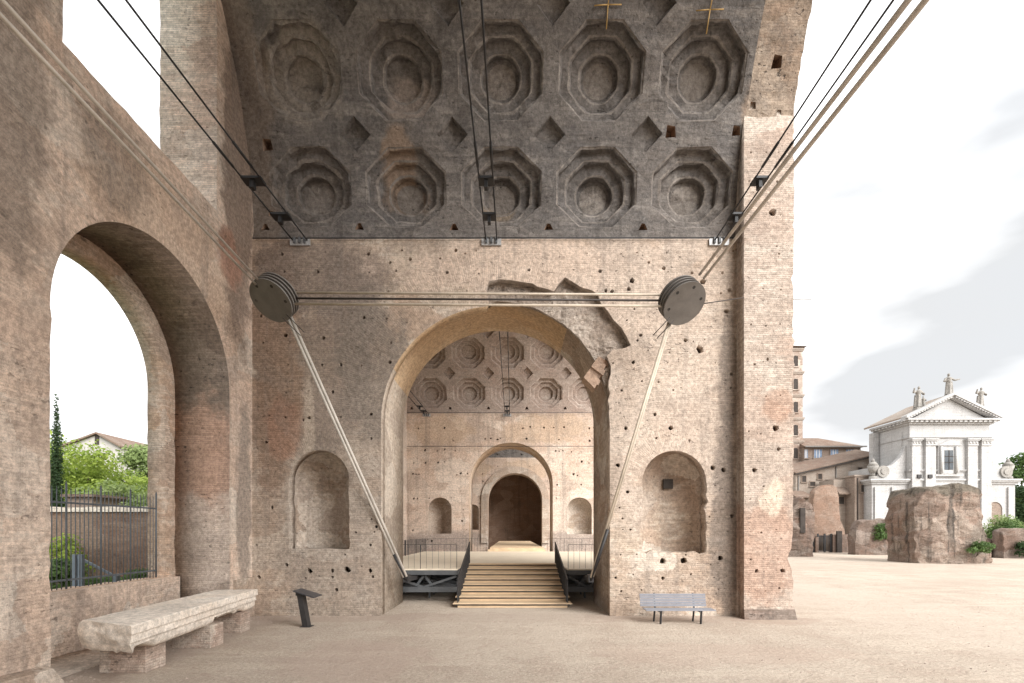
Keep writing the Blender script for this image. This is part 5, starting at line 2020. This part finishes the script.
lt = thing('sloping_roof_house', (52, 78, 0), 'long plain stucco house under a tile roof that climbs towards the church', 'house')
LY = 78.0
pA, pB = q_(796, 474, LY), q_(876, 455, LY)
m = MB()
m.prism([(pA[0], LY, 0), (pB[0], LY, 0), (pB[0], LY, pB[1] - .1), (pA[0], LY, pA[1] - .1)], (0, 4.5, 0))
m.build('wall', M['stucco_pale'], lt)
m = MB()
m.hexa([(pA[0] - .3, LY - .5, pA[1]), (pB[0] + .3, LY - .5, pB[1]), (pB[0] + .3, LY + 5, pB[1] + 1.5), (pA[0] - .3, LY + 5, pA[1] + 1.5),
        (pA[0] - .3, LY - .5, pA[1] + .2), (pB[0] + .3, LY - .5, pB[1] + .2), (pB[0] + .3, LY + 5, pB[1] + 1.75), (pA[0] - .3, LY + 5, pA[1] + 1.75)])
m.build('roof', M['tile'], lt)
m = MB()
m.hexa([(pA[0] - .3, LY - .56, pA[1] - .2), (pB[0] + .3, LY - .56, pB[1] - .2), (pB[0] + .3, LY - .503, pB[1] - .2), (pA[0] - .3, LY - .503, pA[1] - .2),
        (pA[0] - .3, LY - .56, pA[1] + .05), (pB[0] + .3, LY - .56, pB[1] + .05), (pB[0] + .3, LY - .503, pB[1] + .05), (pA[0] - .3, LY - .503, pA[1] + .05)])
m.build('eaves_board', M['shade'], lt)
for (a, b2, c, d) in ((844.5, 850, 484.5, 478), (826, 831.5, 484, 480), (810, 815, 486, 482), (869, 874, 474, 468)):
    A, B = q_(a, c, LY), q_(b2, d, LY)
    opening(lt, A[0], B[0], LY, A[1], B[1])
for (a, b2, c, d) in ((802, 806, 482, 476), (818, 822, 479, 474), (858, 862, 474, 467.5)):
    A, B = q_(a, c, LY), q_(b2, d, LY)
    opening(lt, A[0], B[0], LY, A[1], B[1])
for px in (798.5, 836):
    m = MB()
    A = q_(px, 470, LY)
    m.tube((A[0], LY - .1, .5), (A[0], LY - .1, pA[1] + (A[0] - pA[0]) / (pB[0] - pA[0]) * (pB[1] - pA[1]) - .4), .09, 8)
    m.build('downpipe', M['steel_bronze'], lt)

an = thing('stucco_annexe', (51, 72, 0), 'tan stucco block with a flat top beside the church', 'house')
AY = 72.0
A, B = q_(855, 476.5, AY), q_(874.5, 540, AY)
m = MB()
m.box(A[0], B[0], AY, AY + 4, 0, A[1])
m.build('wall', M['stucco'], an)
m = MB()
m.box(A[0] - .15, B[0] + .05, AY - .15, AY + 4.1, A[1] + .002, A[1] + .25)
m.build('coping', M['stucco_pale'], an)
for (a, b2, c, d) in ((861, 865, 492, 485), (868, 872, 509, 502)):
    A_, B_ = q_(a, c, AY), q_(b2, d, AY)
    opening(an, A_[0], B_[0], AY, A_[1], B_[1])
m = MB()
m.tube((A[0] + .4, AY - .09, .5), (A[0] + .4, AY - .09, A[1] - .2), .07, 8)
m.build('downpipe', M['shade'], an)

pw = thing('porch_house', (49.5, 74, 0), 'weathered wall with a small tiled canopy over a dark window', 'house')
PY = 74.0
A, B = q_(834, 486, PY), q_(856, 540, PY)
m = MB()
m.box(A[0], B[0], PY, PY + 3.5, 0, A[1] + 1.0)
m.build('wall', M['stucco_pale'], pw)
c0, c1 = q_(834.5, 495, PY), q_(849.5, 488, PY)
m = MB()
m.hexa([(c0[0], PY - 1.2, c0[1]), (c1[0], PY - 1.2, c0[1]), (c1[0], PY - .003, c1[1]), (c0[0], PY - .003, c1[1]), (c0[0], PY - 1.2, c0[1] + .18), (c1[0], PY - 1.2, c0[1] + .18), (c1[0], PY - .003, c1[1] + .18), (c0[0], PY - .003, c1[1] + .18)])
m.build('canopy', M['tile'], pw)
A2, B2 = q_(837.5, 504, PY), q_(844, 497, PY)
opening(pw, A2[0], B2[0], PY, A2[1], B2[1])
pw2 = thing('ruin_shed', (43.5, 74, 0), 'low shed with a tiled lean-to roof beside the bell tower', 'shed')
A, B = q_(793, 497, 76), q_(811, 540, 76)
m = MB()
m.box(A[0], B[0], 76, 77.9, 0, A[1])
m.build('wall', M['stucco'], pw2)
m = MB()
c0, c1 = q_(793, 498, 76), q_(810.5, 491, 76)
m.hexa([(c0[0], 75.2, c0[1]), (c1[0], 75.2, c0[1]), (c1[0], 77.8, c1[1]), (c0[0], 77.8, c1[1]), (c0[0], 75.2, c0[1] + .2), (c1[0], 75.2, c0[1] + .2), (c1[0], 77.8, c1[1] + .2), (c0[0], 77.8, c1[1] + .2)])
m.build('roof', M['tile'], pw2)


# ------------------------------------------------------------------ ruins on the square


def lumpy(name, px_out, Y, depth, mat, label, cat, seed, amp=0.25, res=0.3, parent=None, top_bulge=0.0, ybase=None):
    """a broken mass of masonry: an outline given depth, subdivided and worn"""
    pts = [q_(a, b2, Y) for a, b2 in px_out]
    pts = [(x, max(z, -0.15)) for x, z in pts]
    me = panel_mesh(ragged(pts, res * 1.2, amp * .12, seed), [], Y - depth * .5, Y + depth * .5)
    b = bmesh.new()
    b.from_mesh(me)
    xs_ = [p[0] for p in pts]
    zs_ = [p[1] for p in pts]
    k = min(xs_) + res
    while k < max(xs_):
        bmesh.ops.bisect_plane(b, geom=b.verts[:] + b.edges[:] + b.faces[:], plane_co=(k, 0, 0), plane_no=(1, 0, 0))
        k += res
    k = min(zs_) + res
    while k < max(zs_):
        bmesh.ops.bisect_plane(b, geom=b.verts[:] + b.edges[:] + b.faces[:], plane_co=(0, 0, k), plane_no=(0, 0, 1))
        k += res
    k = Y - depth * .5 + res
    while k < Y + depth * .5:
        bmesh.ops.bisect_plane(b, geom=b.verts[:] + b.edges[:] + b.faces[:], plane_co=(0, k, 0), plane_no=(0, 1, 0))
        k += res
    cxm = (min(xs_) + max(xs_)) / 2
    hw = (max(xs_) - min(xs_)) / 2
    zm = max(zs_)
    for v in b.verts:
        p = v.co.copy()
        rx = abs(p.x - cxm) / hw
        ry = abs(p.y - Y) / (depth * .5)
        sh = max(0, rx * rx + ry * ry - 1.0)
        v.co.y = Y + (p.y - Y) * (1 - 0.28 * rx ** 3)
        n = Vector((fbm((p.x * .7 + seed, p.y * .7, p.z * .7)), fbm((p.x * .7, p.y * .7 + 7 + seed, p.z * .7)), fbm((p.x * .7, p.y * .7, p.z * .7 + 3 + seed))))
        n2 = Vector((fbm((p.x * 2.3 + seed, p.y * 2.3, p.z * 2.3)), fbm((p.x * 2.3, p.y * 2.3 + 7, p.z * 2.3)), fbm((p.x * 2.3, p.y * 2.3, p.z * 2.3 + 3))))
        v.co += n * amp + n2 * amp * .45
        if p.z > zm * .75:
            v.co.z -= sh * amp * 1.2
    me2 = bpy.data.meshes.new(name)
    b.to_mesh(me2)
    b.free()
    bpy.data.meshes.remove(me)
    o = link(name, me2, M[mat], parent)
    if label:
        tag(o, label, cat)
    return o


lumpy('brick_ruin', [(936 + (a - 939) * .76, 563 + (b2 - 563) * .96) for a, b2 in [(894, 570), (893, 530), (891, 512), (895, 500), (900, 491), (904, 486), (915, 484.5), (930, 484), (945, 483), (958, 484), (966, 487), (969, 494), (973, 506), (971, 520), (975, 530), (983, 542), (988, 555), (990, 570)]],
      46.5, 4.6, 'rock', 'massive free-standing stump of streaked reddish brick masonry in front of the church', 'ruin', 3, 0.20, 0.32)
lumpy('low_ruin_wall', [(999, 560), (998, 531), (1003, 528.5), (1015, 529), (1042, 529), (1060, 534), (1062, 560)], 54.0, 1.6, 'ruin', 'low square-topped brick wall at the right edge behind the large stump', 'ruin', 5, 0.12, 0.4)
lumpy('low_ruin_wall', [(852, 556), (853, 528), (858, 521), (870, 520), (884, 519.5), (893, 523), (905, 530), (905, 556)], 62.0, 1.8, 'ruin', 'low dark ruined wall between the gates and the large stump', 'ruin', 7, 0.2, 0.4)
lumpy('orange_ruin', [(812, 554), (812, 520), (811, 500), (813, 491), (819, 486), (829, 485), (834, 488), (836, 500), (837, 520), (842, 530), (843, 535), (812.5, 536)], 70.0, 1.5, 'ruin_orange', 'tall orange-brown ruined wall above the two gates', 'ruin', 9, 0.07, 0.5)
lumpy('grey_ruin', [(786, 556), (786, 512), (792, 505), (797, 498), (802, 503), (808, 505), (811, 515), (810, 530), (807, 556)], 60.0, 2.0, 'ruin', 'grey rubble ruin with a tall slot beside the right pier', 'ruin', 11, 0.25, 0.4)
m = MB()
A = q_(799.5, 533, 59); B = q_(804.5, 508, 59)
m.box(A[0], B[0], 58.75, 58.99, A[1], B[1])
tag(m.build('blocked_window', M['shade']), 'dark tall blocked slot in the grey rubble ruin', 'opening')
lumpy('low_ruin_wall', [(786, 558), (787, 541), (795, 539), (808, 541), (811, 548), (812, 558)], 57.0, 1.5, 'ruin', 'knee-high broken wall at the foot of the grey rubble ruin', 'ruin', 13, 0.18, 0.35)
lumpy('low_ruin_wall', [(970, 560), (970, 546), (978, 538), (992, 539), (999, 545), (1000, 560)], 56.0, 2.0, 'ruin', 'low rubble heap wall between the large stump and the square-topped wall', 'ruin', 15, 0.2, 0.35)

# wall with the two gates
GY = 68.0
gwall = thing('gate_wall', (46.5, GY, 0), 'low plain wall joining the two dark gates', 'wall')
for a, b2, tp in ((816, 819, 537), (833.5, 851, 534.5), (810, 804.5, 536)):
    A, B = q_(min(a, b2), 556, GY), q_(max(a, b2), tp, GY)
    m = MB()
    m.box(A[0], B[0], GY, GY + 1.0, 0, B[1])
    m.build('wall_panel', M['ruin'], gwall)
for (a, b2, lab) in ((805.5, 815.5, 'narrower dark iron gate with a white notice on it'), (819.5, 833, 'wider dark iron double gate')):
    A, B = q_(a, 551, GY), q_(b2, 535.5, GY)
    gt = thing('iron_gate', ((A[0] + B[0]) / 2, GY, 0), lab, 'gate', 'iron gates')
    m = MB()
    for x in (A[0], B[0]) + (() if a < 810 else ((A[0] + B[0]) / 2,)):
        m.box(x - .1, x + .1, GY + .2, GY + .4, 0, B[1] + .25)
    m.box(A[0] + .101, B[0] - .101, GY + .25, GY + .33, B[1] - .12, B[1])
    m.box(A[0] + .101, B[0] - .101, GY + .25, GY + .33, .15, .27)
    m.build('gate_frame', M['steel_dark'], gt)
    m = MB()
    x = A[0] + .18
    while x < B[0] - .12:
        m.tube((x, GY + .29, .27), (x, GY + .29, B[1] - .12), .035, 6)
        x += .19
    m.build('gate_bars', M['steel_dark'], gt)
    if a < 810:
        m = MB()
        xm = (A[0] + B[0]) / 2 + .15
        m.box(xm - .3, xm + .3, GY + .18, GY + .2, .95, 1.75)
        m.build('notice', M['frame_white'], gt)
m = MB()
A, B = q_(846, 551, 66), q_(851, 531, 66)
m.box(A[0], B[0], 67.7, 67.98, 0, B[1])
tag(m.build('door', M['shade']), 'dark doorway beside the two gates', 'door')

# greenery on the right
p = at(886, 533, 61)
shrub(p.x - .4, 60.9, p.z - 1.2, 1.6, 2.6, 'leaf_mid', 'bush growing on the low dark wall left of the large stump', 51, 1800, .12)
p = at(975, 545, 44)
shrub(p.x - .3, 43.6, p.z - 1.0, 1.2, 1.5, 'leaf_mid', 'green tuft growing on the right flank of the large stump', 52, 1500, .09)
p = at(897, 486, 45)
for i, (px, lab) in enumerate(((1000, 'grey-green shrub in front of the church arch, left of the row'), (1013, 'broad grey-green shrub in front of the church arch'), (1024, 'grey-green shrub at the right picture edge behind the low wall'))):
    p = at(px, 0, 60)
    shrub(p.x, 60 + i * .6, 0, 2.3, 5.2 + .4 * i, 'leaf_mid' if i != 1 else 'leaf_pale', lab, 53 + i, 2600, .14)
tree(at(1022, 0, 92).x, 92, 18.5, 5.5, 'leaf_mid', 'green tree crown behind the right shoulder of the church', 61, n=6000, leaf_s=.3)
tree(at(1040, 0, 80).x, 80, 12.5, 4.5, 'leaf_dark', 'dark green tree at the right edge beside the church', 62, n=4500, leaf_s=.28)
shrub(at(1023, 0, 53).x, 52.6, 0, 1.0, 2.0, 'leaf_dark', 'small dark shrub in front of the low square-topped wall', 63, 900, .1)

# small bracket rod sticking out of the pier
m = MB()
p = at(793, 299, 16.4)
m.tube((9.3, 16.4, p.z), (10.15, 16.4, p.z), 0.018, 8)
m.box(9.45, 9.52, 16.36, 16.44, p.z - .08, p.z + .12)
tag(m.build('wall_bracket_rod', M['zinc']), 'short pale bracket rod sticking out of the right pier', 'bracket')

# ------------------------------------------------------------------ loose gravel on the sand
rnd = random.Random(77)
vs_, fs_ = [], []
for _ in range(5200):
    if rnd.random() < 0.45:      # swept against the wall feet
        q = rnd.random()
        if q < 0.5:
            x, y = rnd.uniform(-8.9, 7.6), 16.65 - abs(rnd.gauss(0, 0.25))
            if -4.5 < x < 3.4:
                continue
        else:
            x, y = -8.9 + abs(rnd.gauss(0, 0.4)), rnd.uniform(8.0, 16.5)
    else:
        y = 8.2 + 30 * rnd.random() ** 1.6
        x = rnd.uniform(-1.05, 1.1) * y
        if y > 16 and x < 9.8:
            continue
        if x < -8.8:
            continue
    s_ = rnd.choice((0.008, 0.01, 0.012, 0.016, 0.022, 0.03)) * rnd.uniform(.7, 1.2)
    i0 = len(vs_)
    for (a, b2, c) in ((1, 0, 0), (-.5, .8, 0), (-.6, -.8, 0), (.1, .05, .8)):
        vs_.append((x + a * s_ * rnd.uniform(.7, 1.2), y + b2 * s_ * rnd.uniform(.7, 1.2), c * s_ * rnd.uniform(.6, 1) + (0 if c else -.002)))
    fs_ += [(i0, i0 + 1, i0 + 3), (i0 + 1, i0 + 2, i0 + 3), (i0 + 2, i0, i0 + 3)]
me = bpy.data.meshes.new('loose_gravel')
me.from_pydata(vs_, [], fs_)
tag(link('loose_gravel', me, simple('pebble', (0.34, 0.28, 0.235), 0.9, 0, 0.45, 3)), 'loose gravel and brick crumbs scattered over the sand', kind='stuff')
